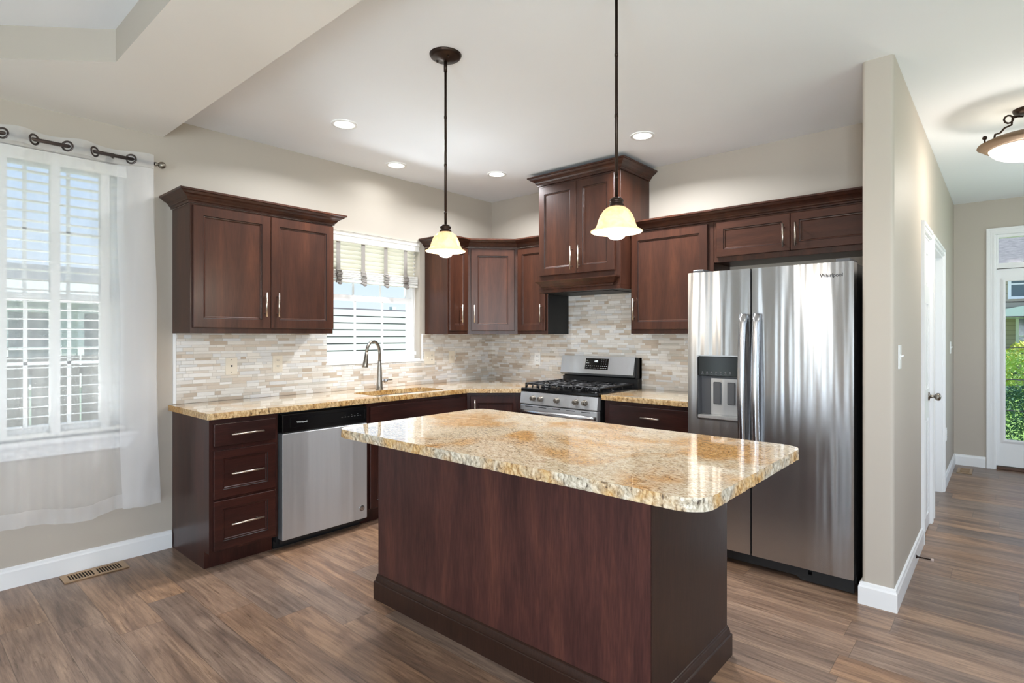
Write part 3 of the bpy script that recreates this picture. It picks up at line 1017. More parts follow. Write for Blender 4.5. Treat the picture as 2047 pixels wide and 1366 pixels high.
def pull(parent, x, z, L, vertical, y0=-.02):
    m = MB()
    r = .0058; so = .03
    if vertical:
        m.tube([(x, y0 - so, z - L / 2), (x, y0 - so, z + L / 2)], r, 12)
        for s in (-.36, .36): m.tube([(x, y0, z + s * L), (x, y0 - so, z + s * L)], .0042, 8)
    else:
        m.tube([(x - L / 2, y0 - so, z), (x + L / 2, y0 - so, z)], r, 12)
        for s in (-.32, .32): m.tube([(x + s * L, y0, z), (x + s * L, y0 - so, z)], .0042, 8)
    return m.build('handle', M['nickel'], parent)

def door(root, x0, x1, z0, z1, handle=None, fr=.057, mats=None, L=.16, flat=False, name='door'):
    m = MB(); shaker(m, x0, x1, z0, z1, fr, flat=flat)
    # shift into place so that bounding geometry is local to the cabinet
    d = m.build(name, [mats or M['wood'], M['line']], root)
    if handle: pull(d, handle[0], handle[1], L, handle[2])
    return d

CROWN = [(0, 0), (.010, 0), (.010, .010), (.014, .014), (.018, .015), (.021, .022), (.028, .032), (.040, .041), (.053, .048), (.062, .056), (.066, .060), (.074, .062), (.074, .074), (0, .074)]
def crown(m, path, z, k=1.0, side=1):
    m.sweep([(a * k, z + b * k) for a, b in CROWN], path, side)

# ---- wall cabinet left of the window
UZ0, UZ1 = 1.372, 2.166
R90 = radians(90)
A_W = .951
c = thing('wall_cabinet', 'two-door dark wood wall cabinet with crown between the curtain and the kitchen window', 'cabinet', (.31, Y1, UZ0), R90)
h = UZ1 - UZ0
m = MB(); m.box(0, A_W, 0, .309, 0, h, .0015); m.build('body', M['wood'], c)
door(c, .012, .484, .034, h - .014, (.444, .19, True))
door(c, .487, A_W - .004, .034, h - .014, (.527, .19, True))
m = MB(); crown(m, [(0, .309), (0, 0), (A_W, 0), (A_W, .309)], h - .0, 1.0, 1); m.build('crown', M['wood'], c)

# ---- corner group
c = thing('wall_cabinet', 'narrow dark wood wall cabinet just right of the kitchen window with glossy side', 'cabinet', (.31, -.885, UZ0), R90)
m = MB(); m.box(0, .248, 0, .309, 0, h, .0015); m.build('body', M['wood'], c)
door(c, .014, .236, .03, h - .014, (.14, .185, True), fr=.05)
# diagonal corner cabinet, five-sided
dl = math.hypot(.645 - .31, .635 - .31)
c = thing('wall_cabinet', 'diagonal corner wall cabinet with single door in dark wood', 'cabinet', (.31, -.635, UZ0), radians(45))
ang = radians(-45)
def tl(x, y):          # world xy to the diagonal cabinet's local frame
    dx, dy = x - .31, y + .635
    return (dx * cos(ang) - dy * sin(ang), dx * sin(ang) + dy * cos(ang))
loc = [tl(*p) for p in ((.31, -.635), (.635, -.31), (.635, -.002), (.002, -.002), (.002, -.635))]
DW_ = loc[1][0]
m = MB(); m.plate([loc], 'z', 0, h); m.build('body', M['wood'], c)
door(c, .03, DW_ - .03, .03, h - .014, (.062, .185, True), fr=.06)
c = thing('wall_cabinet', 'narrow dark wood wall cabinet between the corner cabinet and the range hood', 'cabinet', (.638, -.31, UZ0), 0)
m = MB(); m.box(0, .352, 0, .309, 0, h, .0015); m.build('body', M['wood'], c)
door(c, .012, .335, .03, h - .014, (.30, .185, True), fr=.052)
m = MB(); m.box(.3525, .3555, -.0, .309, 0, .372); m.build('side_panel', M['blackm'], c)
m = MB(); crown(m, [(.002, -.885), (.31, -.885), (.31, -.6355), (.6355, -.31), (1.005, -.31)], UZ1 + .0005, 1.0, 1)
tag(m.build('crown_molding', M['wood']), 'dark wood crown running over the corner wall cabinets', 'molding')

# ---- hood cabinet
HX0, HX1, HY, HZ0, HZ1 = 1.012, 1.817, -.46, 1.722, 2.637
c = thing('hood_cabinet', 'tall dark wood range hood cabinet with crown above the stove', 'cabinet', (HX0, HY, HZ0), 0)
w = HX1 - HX0; hh = HZ1 - HZ0
m = MB()
m.box(0, w, 0, -HY - .001, .03, hh, .0015)
m.box(0, w, 0, .02, 0, .03); m.box(0, .02, .02, -HY - .001, 0, .03); m.box(w - .02, w, .02, -HY - .001, 0, .03)
m.build('body', M['wood'], c)
m = MB(); m.box(.021, w - .021, .021, -HY - .01, .0, .028); m.box(.12, w - .12, .08, .34, -.004, .0, .001)
m.build('hood_insert', M['blackm'], c)
door(c, .012, w / 2 - .0015, .145, hh - .02, (w / 2 - .038, .27, True), fr=.06, L=.19)
door(c, w / 2 + .0015, w - .045, .145, hh - .02, (w / 2 + .038, .27, True), fr=.06, L=.19)
m = MB(); crown(m, [(0, -HY - .001), (0, 0), (w, 0), (w, -HY - .001)], hh, 1.0, 1); m.build('crown', M['wood'], c)
m = MB()
P_ = [(0, .098), (.064, .098), (.064, .090), (.054, .082), (.040, .070), (.028, .050), (.016, .042), (.014, .030), (0, .030)]
m.sweep(P_, [(.068, -.0003), (.068, -.0008), (w - .07, -.0008), (w - .07, -.0003)], 1)
m.build('bottom_molding', M['wood'], c)

# ---- right of hood and above fridge
c = thing('wall_cabinet', 'single-door dark wood wall cabinet between the hood and the refrigerator', 'cabinet', (1.822, -.31, UZ0), 0)
m = MB(); m.box(0, .665, 0, .309, 0, h, .0015); m.build('body', M['wood'], c)
door(c, .012, .625, .034, h - .014, (.045, .19, True), fr=.058, L=.17)
FW = XP0 - 2.49 - .003
c = thing('wall_cabinet', 'wide low dark wood wall cabinet with two short doors above the refrigerator', 'cabinet', (2.49, -.31, 1.873), 0)
h2 = UZ1 - 1.873
m = MB(); m.box(0, FW, 0, .309, 0, h2, .0015); m.build('body', M['wood'], c)
door(c, .022, .508, .036, h2 - .014, (.472, .135, True), fr=.05, L=.15, mats=M['wood_h'])
door(c, .511, FW - .012, .036, h2 - .014, (.547, .135, True), fr=.05, L=.15, mats=M['wood_h'])
m = MB(); crown(m, [(1.822, -.31), (XP0 - .002, -.31)], UZ1 + .0005, 1.0, 1); m.box(1.822, XP0 - .002, -.31, -.002, UZ1 + .0008, UZ1 + .01)
tag(m.build('crown_molding', M['wood']), 'dark wood crown from the hood across to the partition wall', 'molding')

# ---- base cabinets
BZ = .876
def base_body(c, w, d, kick=.075, side_notch=True):
    m = MB()
    m.plate([[(0, .102), (0, BZ), (d, BZ), (d, 0), (kick, 0), (kick, .102)]], 'x', 0, .018)
    m.plate([[(0, .102), (0, BZ), (d, BZ), (d, 0), (kick, 0), (kick, .102)]], 'x', w - .018, w)
    m.box(.018, w - .018, 0, d, .102, BZ - .001)
    m.box(.018, w - .018, kick, kick + .015, 0, .102)
    return m.build('body', M['wood_red'], c)
c = thing('base_cabinet', 'three-drawer dark wood base cabinet at the free end of the left counter', 'cabinet', (.605, Y1, 0), R90)
base_body(c, .397, .603)
def drawer(c, x0, x1, z0, z1, flat, L, zh=None):
    m = MB(); shaker(m, x0, x1, z0, z1, .048, flat=flat)
    d = m.build('drawer', [M['wood_red_h'], M['line']], c)
    pull(d, (x0 + x1) / 2, zh or (z0 + z1) / 2, L, False)
    return d
drawer(c, .02, .378, .716, .848, True, .188)
drawer(c, .02, .378, .415, .692, False, .188)
drawer(c, .02, .378, .117, .402, False, .188)
# sink base
c = thing('base_cabinet', 'dark wood sink base cabinet right of the dishwasher under the window', 'cabinet', (.605, -1.908, 0), R90)
sw_ = .983
m = MB()
m.plate([[(0, .102), (0, BZ), (.603, BZ), (.603, 0), (.075, 0), (.075, .102)]], 'x', 0, .018)
m.plate([[(0, .102), (0, BZ), (.603, BZ), (.603, 0), (.075, 0), (.075, .102)]], 'x', sw_ - .018, sw_)
m.box(.018, sw_ - .018, 0, .018, .102, BZ - .001); m.box(.018, sw_ - .018, .018, .6, .102, .12); m.box(.018, sw_ - .018, .075, .09, 0, .102)
m.build('body', M['wood_red'], c)
m = MB(); shaker(m, .02, sw_ - .03, .716, .848, flat=True); m.build('false_front', [M['wood_red_h'], M['line']], c)
door(c, .02, .472, .117, .702, (.43, .60, True), mats=M['wood_red'])
door(c, .475, sw_ - .03, .117, .702, (.515, .60, True), mats=M['wood_red'])
# diagonal base
DA, DB = (.605, -.925), (.962, -.600)
dang = math.atan2(DB[1] - DA[1], DB[0] - DA[0])
c = thing('base_cabinet', 'angled corner base cabinet between the sink and the stove', 'cabinet', (DA[0], DA[1], 0), dang)
def tl2(x, y):
    dx, dy = x - DA[0], y - DA[1]
    return (dx * cos(-dang) - dy * sin(-dang), dx * sin(-dang) + dy * cos(-dang))
lo = [tl2(*p) for p in (DA, DB, (.962, -.003), (.003, -.003), (.003, -.922))]
m = MB(); m.plate([lo], 'z', .102, BZ - .001)
dwd = lo[1][0]
m.box(.05, dwd - .05, .07, .2, 0, .102)
m.build('body', M['wood_red'], c)
door(c, .03, dwd - .03, .117, .85, (.07, .74, True), fr=.06, mats=M['wood_red'])
# right base
c = thing('base_cabinet', 'dark wood base cabinet with a top drawer between the stove and the refrigerator', 'cabinet', (1.768, -.605, 0), 0)
wb = .775
base_body(c, wb, .603)
d_ = drawer(c, .05, wb - .03, .700, .848, True, .145)
door(c, .05, wb / 2 + .008, .117, .688, (wb / 2 - .03, .58, True), mats=M['wood_red'])
door(c, wb / 2 + .011, wb - .03, .117, .688, (wb / 2 + .05, .58, True), mats=M['wood_red'])

# ---- countertops
def slab(loops, z0, z1, top, edge, name, label, cat, rough=.0, bot=None, chisel=0.0):
    flat_area = MB()
    o_ = loops[0]
    # resample the outer loop for the worked edge
    pts = []
    for i in range(len(o_)):
        a = Vector(o_[i]); b = Vector(o_[(i + 1) % len(o_)])
        L = (b - a).length
        n = max(1, int(L / .012)) if chisel else 1
        for k in range(n): pts.append(a + (b - a) * (k / n))
    n = len(pts)
    nr = []
    for i in range(n):
        d = (pts[(i + 1) % n] - pts[i - 1]).normalized()
        nr.append(Vector((d.y, -d.x)))
    area = sum(pts[i].x * pts[(i + 1) % n].y - pts[(i + 1) % n].x * pts[i].y for i in range(n))
    sg = 1 if area > 0 else -1
    rng = random.Random(3)
    m = MB()
    lv = 5 if chisel else 2
    vs = []
    for j in range(lv):
        z = z1 + (z0 - z1) * j / (lv - 1)
        for i in range(n):
            off = 0
            if chisel:
                off = rng.uniform(-chisel, chisel * .2)
                if j == 0: off = -abs(rng.uniform(0, chisel)) - .001
            vs.append((pts[i].x + sg * nr[i].x * off, pts[i].y + sg * nr[i].y * off, z))
    fs = []
    for j in range(lv - 1):
        for i in range(n):
            k = (i + 1) % n
            fs.append((j * n + i, j * n + k, (j + 1) * n + k, (j + 1) * n + i))
    m.add(vs, fs, 1)
    for (z, off) in ((z1, 0), (z0, (lv - 1) * n)):
        rim = [(vs[off + i][0], vs[off + i][1]) for i in range(n)]
        lps = [rim] + loops[1:]
        tri = tessellate_polygon([[Vector((p[0], p[1], 0)) for p in l] for l in lps])
        fl = [p for l in lps for p in l]
        m.add([(p[0], p[1], z) for p in fl], [tuple(t) for t in tri], 0)
    for l in loops[1:]:
        k = len(l)
        v_ = [(p[0], p[1], z1) for p in l] + [(p[0], p[1], z0) for p in l]
        m.add(v_, [(i, (i + 1) % k, k + (i + 1) % k, k + i) for i in range(k)], 1)
    o = m.build(name, [top, edge])
    tag(o, label, cat)
    return o

SK = rrect(.235, .565, -1.80, -1.12, .05)
ctr = [(.002, Y1 - .022), (.648 - .01, Y1 - .022), (.648, Y1 - .012), (.648, -.945), (.975, -.650), (.975, -.002), (.002, -.002)]
slab([ctr, SK[::-1]], .878, .914, M['granite_w'], M['edge_w'], 'countertop', 'long L-shaped granite countertop along the window wall to the stove', 'countertop', chisel=.0012)
ctr2 = [(1.762, -.650), (2.545, -.650), (2.545, -.002), (1.762, -.002)]
slab([ctr2], .878, .914, M['granite_w'], M['edge_w'], 'countertop', 'short granite countertop between the stove and the refrigerator', 'countertop', chisel=.0012)

# sink bowl
s = thing('sink', 'undermount stainless sink set in the window counter', 'sink', (.4, -1.46, .878))
m = MB()
a = rrect(.229, .571, -1.806, -1.114, .055); b = rrect(.245, .555, -1.79, -1.13, .06)
nn = len(a)
vs = [(p[0], p[1], .8765) for p in a] + [(p[0], p[1], .8765) for p in b] + [(p[0], p[1], .70) for p in b]
fs = [(i, (i + 1) % nn, nn + (i + 1) % nn, nn + i) for i in range(nn)] + [(nn + i, nn + (i + 1) % nn, 2 * nn + (i + 1) % nn, 2 * nn + i) for i in range(nn)] + [tuple(range(2 * nn, 3 * nn))]
m.add(vs, fs)
rel(s, m, 'bowl', M['steel'])
m = MB(); m.lathe([(0, .702), (.035, .702), (.042, .7015), (.042, .7005)], (.4, -1.46, 0), 24); rel(s, m, 'drain', M['steel_d'])

# faucet
FX, FY = .165, -1.492
s = thing('faucet', 'brushed nickel gooseneck faucet behind the sink', 'faucet', (FX, FY, .914))
m = MB(); m.lathe([(0, 0), (.030, 0), (.030, .006), (.026, .012), (.024, .05), (.021, .10), (.019, .16), (.0155, .21), (.0135, .235)], (FX, FY, .914), 24); rel(s, m, 'body', M['nickel_dk'])
pts = [(FX, FY, 1.14)]
dirx, diry = .25, -.968
R_ = .076
for k in range(13):
    a = pi * k / 12
    pts.append((FX + dirx * (R_ - R_ * cos(a)), FY + diry * (R_ - R_ * cos(a)), 1.222 + R_ * 1.15 * sin(a)))
ex, ey = FX + dirx * 2 * R_, FY + diry * 2 * R_
m = MB(); m.tube(pts, .0125, 14); rel(s, m, 'neck', M['nickel_dk'])
m = MB(); m.tube([(ex, ey, 1.226), (ex + .003 * dirx, ey + .003 * diry, 1.20), (ex + .011 * dirx, ey + .011 * diry, 1.15), (ex + .018 * dirx, ey + .018 * diry, 1.112), (ex + .019 * dirx, ey + .019 * diry, 1.104)], [.0135, .0155, .02, .0245, .0225], 18); rel(s, m, 'spray_head', M['nickel_dk'])
m = MB(); m.tube([(FX, FY + .01, .985), (FX, FY + .055, .985)], .0125, 14); m.lathe([(.0, .05), (.017, .05), (.017, .068), (.0, .07)], (FX, FY, .985), 16, axis='y')
m.tube([(FX, FY + .062, .985), (FX, FY + .085, .992), (FX, FY + .105, .988), (FX, FY + .125, .990)], [.009, .008, .007, .006], 10); rel(s, m, 'lever', M['steel_d'])

# ---- backsplash
m = MB()
by0, by1 = Y1 + .022, -.0005
m.plate([[(by0, .9155), (by1, .915), (by1, 1.3715), (W2[1] + .035, 1.3715), (W2[1] + .035, 1.12), (W2[0] - .002, 1.12), (W2[0] - .002, 1.3715), (by0, 1.3715)]], 'x', .0006, .009)
tag(m.build('tile_backsplash', M['tile']), 'beige mosaic strip backsplash along the window wall', 'backsplash')
m = MB(); m.box(.0005, .0105, by0 - .019, by0 - .0005, .915, 1.3715, .002)
tag(m.build('tile_edge_strip', M['white']), 'white edge strip closing the left end of the window wall tiles', 'tile trim')
m = MB(); m.box(.0005, .0105, W2[1] + .017, W2[1] + .034, 1.1385, 1.374, .002)
m2 = m
tag(m.build('tile_edge_strip', M['white']), 'short white tile edge strip right of the kitchen window', 'tile trim')
m = MB()
m.plate([[(.0095, .915), (2.56, .915), (2.56, 1.3715), (1.820, 1.3715), (1.820, 1.720), (.996, 1.720), (.996, 1.3715), (.0095, 1.3715)]], 'y', -.009, -.0006)
tag(m.build('tile_backsplash', M['tile']), 'grey-white mosaic strip backsplash behind the stove', 'backsplash')

# ---- outlets and switches
def plate_thing(name, label, cat, loc, rotz, w, h_, kind, mat):
    r = thing(name, label, cat, loc, rotz)
    m = MB(); m.box(-w / 2, w / 2, -.006, 0, -h_ / 2, h_ / 2, .002, 2); m.build('cover_plate', mat, r)
    n = max(1, round(w / .06)) if kind != 'duo' else 1
    n = {'switch': 1, 'outlet': 1, 'double': 2, 'cable': 1}[kind]
    for k in range(n):
        x = (k - (n - 1) / 2) * .046
        if kind == 'outlet' or (kind == 'double' and k == 1):
            for dz in (-.021, .021):
                m = MB(); m.box(x - .016, x + .016, -.009, -.0062, dz - .015, dz + .015, .0025)
                q = m.build('receptacle', mat, r)
                m = MB()
                for dx in (-.006, .006): m.box(x + dx - .0015, x + dx + .0015, -.0094, -.0088, dz - .002, dz + .008)
                m.box(x - .002, x + .002, -.0094, -.0088, dz - .01, dz - .006)
                m.build('slot', M['inkd'], q)
        elif kind == 'cable':
            m = MB(); m.lathe([(0, -.0062), (.006, -.0062), (.006, -.012), (.003, -.012), (0, -.0115)], (x, 0, 0), 14, axis='y'); m.build('jack', M['inkd'], r)
            for dz in (-.042, .042):
                m = MB(); m.lathe([(0, -.0065), (.003, -.0065), (.003, -.0055), (0, -.0055)], (x, 0, dz), 10, axis='y')
                m.build('screw', M['inkd'], r)
        else:
            m = MB(); m.box(x - .006, x + .006, -.0085, -.0062, -.013, .013); m.tube([(x, -.006, 0), (x, -.020, .008)], [.0055, .004], 8); m.build('toggle', mat, r)
    return r
plate_thing('cable_plate', 'ivory cable jack plate on the tiles, leftmost of the wall plates', 'wall plate', (.0095, -2.591, 1.148), R90, .078, .118, 'cable', M['ivory'])
plate_thing('wall_outlet', 'ivory outlet on the tiles under the two-door wall cabinet near the window', 'outlet', (.0095, -2.268, 1.153), R90, .074, .118, 'outlet', M['ivory'])
plate_thing('switch_plate', 'wide ivory double plate on the tiles just right of the kitchen window', 'switch', (.0095, -.838, 1.153), R90, .118, .118, 'double', M['ivory'])
plate_thing('switch_plate', 'small ivory switch plate on the tiles beside the wide double plate', 'switch', (.0095, -.566, 1.153), R90, .072, .118, 'switch', M['ivory'])
plate_thing('wall_outlet', 'white outlet on the tiles just left of the stove', 'outlet', (.628, -.0095, 1.137), 0, .074, .118, 'outlet', M['whitep'])
plate_thing('light_switch', 'white light switch on the partition wall near its free end', 'switch', (XP1 + .0003, -.762, 1.247), R90, .078, .122, 'switch', M['whitep'])
plate_thing('light_switch', 'white light switch on the hallway wall past the second doorway', 'switch', (XP1 + .0003, 2.72, 1.24), R90, .118, .118, 'switch', M['whitep'])
plate_thing('wall_outlet', 'white outlet low on the hallway wall past the second doorway', 'outlet', (XP1 + .0003, 2.2, .455), R90, .074, .118, 'outlet', M['whitep'])

# ================================================================== island
IX0, IX1, IY0, IY1 = 1.603, 3.155, -2.500, -1.835
c = thing('kitchen_island', 'large dark wood kitchen island cabinet in the centre of the floor', 'island', ((IX0 + IX1) / 2, (IY0 + IY1) / 2, 0))
m = MB(); m.box(IX0, IX1 - .001, IY0, IY1, .0, .858, .001); rel(c, m, 'body', M['wood_isl'])
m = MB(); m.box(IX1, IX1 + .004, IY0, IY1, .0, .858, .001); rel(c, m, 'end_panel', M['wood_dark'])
m = MB()
PB = [(0, 0), (.017, 0), (.017, .088), (.015, .091), (.011, .093), (.010, .100), (.008, .109), (.006, .116), (.0035, .120), (.0035, .126), (0, .128)]
m.sweep(PB, [(IX0, IY0), (IX1 + .004, IY0), (IX1 + .004, IY1), (IX0, IY1)][::-1], -1, closed=True)
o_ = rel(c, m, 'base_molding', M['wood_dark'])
def rpoly(x0, x1, y0, y1, r): return rrect(x0, x1, y0, y1, r, 8)
slab([rpoly(1.545, 3.428, -2.716, -1.702, .085)], .860, .900, M['granite'], M['edge'], 'island_countertop',
     'polished cream and gold granite slab with rounded corners on the island', 'countertop', chisel=.004)

# ================================================================== dishwasher
c = thing('dishwasher', 'stainless dishwasher with black control panel between base cabinets', 'dishwasher', (.605, -2.548, 0), R90)
w = .636
m = MB(); m.box(.004, w - .004, .03, .58, .05, .872); m.box(.004, w - .004, .075, .09, .0, .05); m.box(.02, .05, .09, .12, 0, .05); m.box(w - .05, w - .02, .09, .12, 0, .05)
m.build('tub', M['blackm'], c)
m = MB(); m.box(.012, w - .012, -.032, .028, .745, .862, .006, 3)
m.box(.06, w - .03, -.0345, -.032, .775, .84, .002)
p_ = m.build('control_panel', M['black'], c)
m = MB()
rng = random.Random(5)
for k in range(7):
    x = .42 + k * .024 + rng.uniform(-.002, .002)
    m.box(x, x + .012, -.0352, -.0345, .80, .803)
    if k % 2: m.box(x + .003, x + .008, -.0352, -.0345, .812, .815)
m.build('button_marks', M['greyp'], p_)
text_mesh('lettering', 'Whirlpool', .017, M['ink'], p_, Matrix.Translation((.14, -.0348, .806)) @ Matrix.Rotation(pi / 2, 4, 'X'))
m = MB(); m.box(.012, w - .012, -.034, .028, .072, .741, .005, 3); dd = m.build('door', M['steel'], c)
m = MB(); m.box(.012, w - .012, .0, .029, .045, .071); m.build('lower_panel', M['blackm'], c)
m = MB(); m.lathe([(0, -.0358), (.019, -.0358), (.0205, -.0352), (.0205, -.034)], (w - .055, 0, .148), 28, axis='y'); bd = m.build('badge', M['steel_d'], dd)
m = MB(); m.lathe([(.0135, -.0361), (.0165, -.0361), (.0165, -.0357), (.0135, -.0357), (.0135, -.0361)], (w - .055, 0, .148), 28, axis='y'); m.build('badge_ring', M['inkd'], bd)
text_mesh('badge_mark', 'S', .024, M['inkd'], bd, Matrix.Translation((w - .055, -.0362, .148)) @ Matrix.Rotation(pi / 2, 4, 'X'))

# ================================================================== gas range
RX0, RX1 = .984, 1.754
rw_ = RX1 - RX0
c = thing('gas_range', 'stainless gas stove with black cast iron grates and backguard', 'stove', (RX0, -.655, 0), 0)
m = MB(); m.box(0, rw_, .02, .63, .03, .895)
for x in (.03, rw_ - .07):
    for y in (.06, .55): m.box(x, x + .04, y, y + .04, 0, .03)
m.build('body', M['blackm'], c)
m = MB(); m.box(-.0, rw_, -.012, .56, .896, .924, .006, 2); ck = m.build('cooktop', M['black'], c)
m = MB(); m.plate([[(-.028, .80), (-.012, .893), (.019, .893), (.019, .795), (-.026, .795)]], 'x', .004, rw_ - .004); fp = m.build('front_panel', M['steel'], c)
for kx in (.145, .225, .39, .57, .655):
    m = MB()
    zc = .846; yc = -.0205
    m.lathe([(0, 0), (.0235, 0), (.0235, -.006), (.020, -.010), (.0185, -.030), (.0165, -.033), (0, -.033)], (kx, yc, zc), 22, axis='y')
    m.box(kx - .005, kx + .005, yc - .042, yc - .03, zc - .017, zc + .017, .002)
    m.build('knob', M['nickel_dk'], fp)
m = MB(); m.box(.004, rw_ - .004, -.024, .019, .205, .788, .006, 2); od = m.build('oven_door', M['steel'], c)
m = MB(); m.box(.10, rw_ - .10, -.026, -.0235, .32, .66, .001); m.build('oven_window', M['black'], od)
for k in range(5):
    m = MB(); m.box(.06 + k * .14, .14 + k * .14, -.0248, -.0238, .772, .777); m.build('vent_slot', M['blackm'], od)
pts = []; rr = []
for k in range(17):
    u = k / 16
    pts.append((.012 + (rw_ - .024) * u, -.03 - .055 * sin(pi * u) ** .6, .735 - .0 * u)); rr.append(.014 + .012 * sin(pi * u) ** .7)
m = MB(); m.tube(pts, rr, 14); m.build('handle', M['steel_d'], od)
m = MB(); m.box(.004, rw_ - .004, -.02, .019, .045, .198, .005, 2); m.build('storage_drawer', M['steel'], c)
# grates
m_all = []
for gi, (gx0, gx1) in enumerate(((.02, .262), (.268, .502), (.508, .75))):
    m = MB()
    z = .957; t_ = .0055
    gy0, gy1 = .03, .53
    def bar(a, b, zz=z, r=.0082): m.tube([(a[0], a[1], zz), (b[0], b[1], zz)], r, 6)
    bar((gx0, gy0), (gx1, gy0)); bar((gx0, gy1), (gx1, gy1)); bar((gx0, gy0), (gx0, gy1)); bar((gx1, gy0), (gx1, gy1)); bar((gx0, (gy0 + gy1) / 2), (gx1, (gy0 + gy1) / 2))
    xm = (gx0 + gx1) / 2
    for yc in ((gy0 * 3 + gy1) / 4, (gy0 + gy1 * 3) / 4):
        for a, b in (((gx0, yc), (xm - .028, yc)), ((gx1, yc), (xm + .028, yc)), ((xm, yc - .125), (xm, yc - .028)), ((xm, yc + .125), (xm, yc + .028))):
            m.tube([(a[0], a[1], z - .004), ((a[0] + b[0]) / 2, (a[1] + b[1]) / 2, z + .004), (b[0], b[1], z + .003)], .0075, 6)
        for sx in (-1, 1):
            for sy in (-1, 1):
                m.tube([(xm + sx * .105, yc + sy * .11, z - .002), (xm + sx * .035, yc + sy * .04, z + .003)], .0068, 6)
    for (x, y) in ((gx0, gy0), (gx1, gy0), (gx0, gy1), (gx1, gy1), (xm, gy0), (gx0, .2), (gx1, .2), (gx0, .36), (gx1, .36)):
        m.tube([(x, y, .925), (x, y, z)], .006, 6)
    # downturned fingers along the front rail
    for k in range(4):
        xx = gx0 + (gx1 - gx0) * (k + .5) / 4
        m.tube([(xx, gy0 - .001, z), (xx - .004, gy0 - .012, z - .008), (xx - .008, gy0 - .014, .926)], .006, 6)
    m.build('grate', M['iron'], c)
for bx, by in ((.14, .155), (.14, .405), (.385, .28), (.63, .155), (.63, .405)):
    m = MB(); m.lathe([(0, .9245), (.045, .9245), (.043, .934), (.034, .936), (.034, .943), (.028, .946), (0, .946)], (bx, by, 0), 22); m.build('burner', M['iron'], c)
# backguard
m = MB()
m.box(.0, rw_, .575, .645, .896, 1.0, .003)
m.box(.0, rw_, .60, .645, 1.0, 1.172, .003); m.box(rw_ - .022, rw_, .565, .645, 1.0, 1.172, .003)
bg = m.build('backguard', M['blackm'], c)
m = MB(); m.plate([[(.535, 1.028), (.552, 1.010), (.60, 1.010), (.60, 1.178), (.572, 1.178), (.540, 1.048)]], 'x', .0, rw_ - .0225)
bgf = m.build('control_fascia', M['steel'], bg)
tilt = math.atan2(.032, .130)
def fas(x, zr, d=.0):     # point on the sloped fascia
    t = (zr - 1.048) / .13
    return (x, .540 + .032 * t - d, zr)
m = MB()
q0, q1 = 1.064, 1.158
a = [fas(.262, q0, .0008), fas(.498, q0, .0008), fas(.498, q1, .0008), fas(.262, q1, .0008)]
b = [(p[0], p[1] + .004, p[2]) for p in a]
m.add(a + b, [(0, 1, 2, 3), (4, 7, 6, 5), (0, 4, 5, 1), (1, 5, 6, 2), (2, 6, 7, 3), (3, 7, 4, 0)])
dp = m.build('display', M['black'], bgf)
m = MB()
rng = random.Random(2)
def mark(x, zc, w_, h_):
    a = [fas(x, zc - h_ / 2, .0013), fas(x + w_, zc - h_ / 2, .0013), fas(x + w_, zc + h_ / 2, .0013), fas(x, zc + h_ / 2, .0013)]
    m.add(a, [(0, 1, 2, 3)])
for r0, z_ in enumerate((1.076, 1.094)):
    for k in range(11): mark(.272 + k * .0205 + rng.uniform(-.001, .001), z_, rng.uniform(.006, .011), .0045)
for z_ in (1.113, 1.131, 1.147):
    for k in (0, 1, 2): mark(.425 + k * .022, z_, .006, .004)
for z_ in (1.118, 1.14): mark(.272, z_, .012, .004); mark(.288, z_, .012, .004) if z_ < 1.13 else None
m.build('button_marks', M['ink'], dp)
fm = Matrix.Translation(fas(.372, 1.134, .0016)) @ Matrix.Rotation(-tilt, 4, 'X') @ Matrix.Rotation(pi / 2, 4, 'X')
text_mesh('clock', '1:32', .021, M['led'], dp, fm)

# ================================================================== refrigerator
FX0, FX1, FYF = 2.557, 3.461, -.893
c = thing('refrigerator', 'stainless side-by-side refrigerator with ice and water dispenser', 'refrigerator', (FX0, FYF, 0), 0)
fw_ = FX1 - FX0
m = MB(); m.box(.006, fw_ - .004, .105, .86, .03, 1.742, .004)
for x in (.03, fw_ - .08):
    for y in (.13, .76): m.box(x, x + .05, y, y + .05, 0, .03)
m.build('body', simple('fridge_side_charcoal', srgb(40, 38, 37), .45), c)
m = MB(); m.box(.012, fw_ - .012, .09, .104, .10, 1.735); m.build('gasket', M['blackm'], c)
for x in (.02, fw_ - .09):
    m = MB(); m.box(x, x + .07, .03, .2, 1.7425, 1.765, .004); m.build('hinge_cover', M['greyp'], c)
SPX = .383
# left door with dispenser opening
D0, D1_, DZ0, DZ1 = .064, .314, .853, 1.232
ZB, ZT = .088, 1.745
m = MB()
m.plate([rrect(0.002, SPX - .002, ZB, ZT, .006, 3), rrect(D0, D1_, DZ0, DZ1, .012, 4)[::-1]], 'y', .0, .06)
m.box(.002, SPX - .002, .0605, .088, ZB, ZT)
ld = m.build('door', M['steel_f'], c)
ld['label'] = 'narrow left freezer door with dispenser'
m = MB(); m.plate([rrect(D0 - .007, D1_ + .007, DZ0 - .007, DZ1 + .007, .016, 4), rrect(D0, D1_, DZ0, DZ1, .012, 4)[::-1]], 'y', -.003, .004); m.build('dispenser_frame', M['steel_d'], ld)
m = MB(); m.box(D0 + .001, D1_ - .001, .004, .055, 1.112, DZ1 - .001, .003); cp = m.build('dispenser_panel', M['black'], ld)
for k in range(7):
    x = D0 + .03 + k * .028
    m = MB(); m.lathe([(0, 0), (.006, 0)], (x, .0036, 1.135), 10, axis='y')
    m.build('button', M['greyp'], cp)
    m = MB(); m.box(x - .008, x + .006, .0034, .0038, 1.122, 1.125)
    m.build('button_mark', M['greyp'], cp)
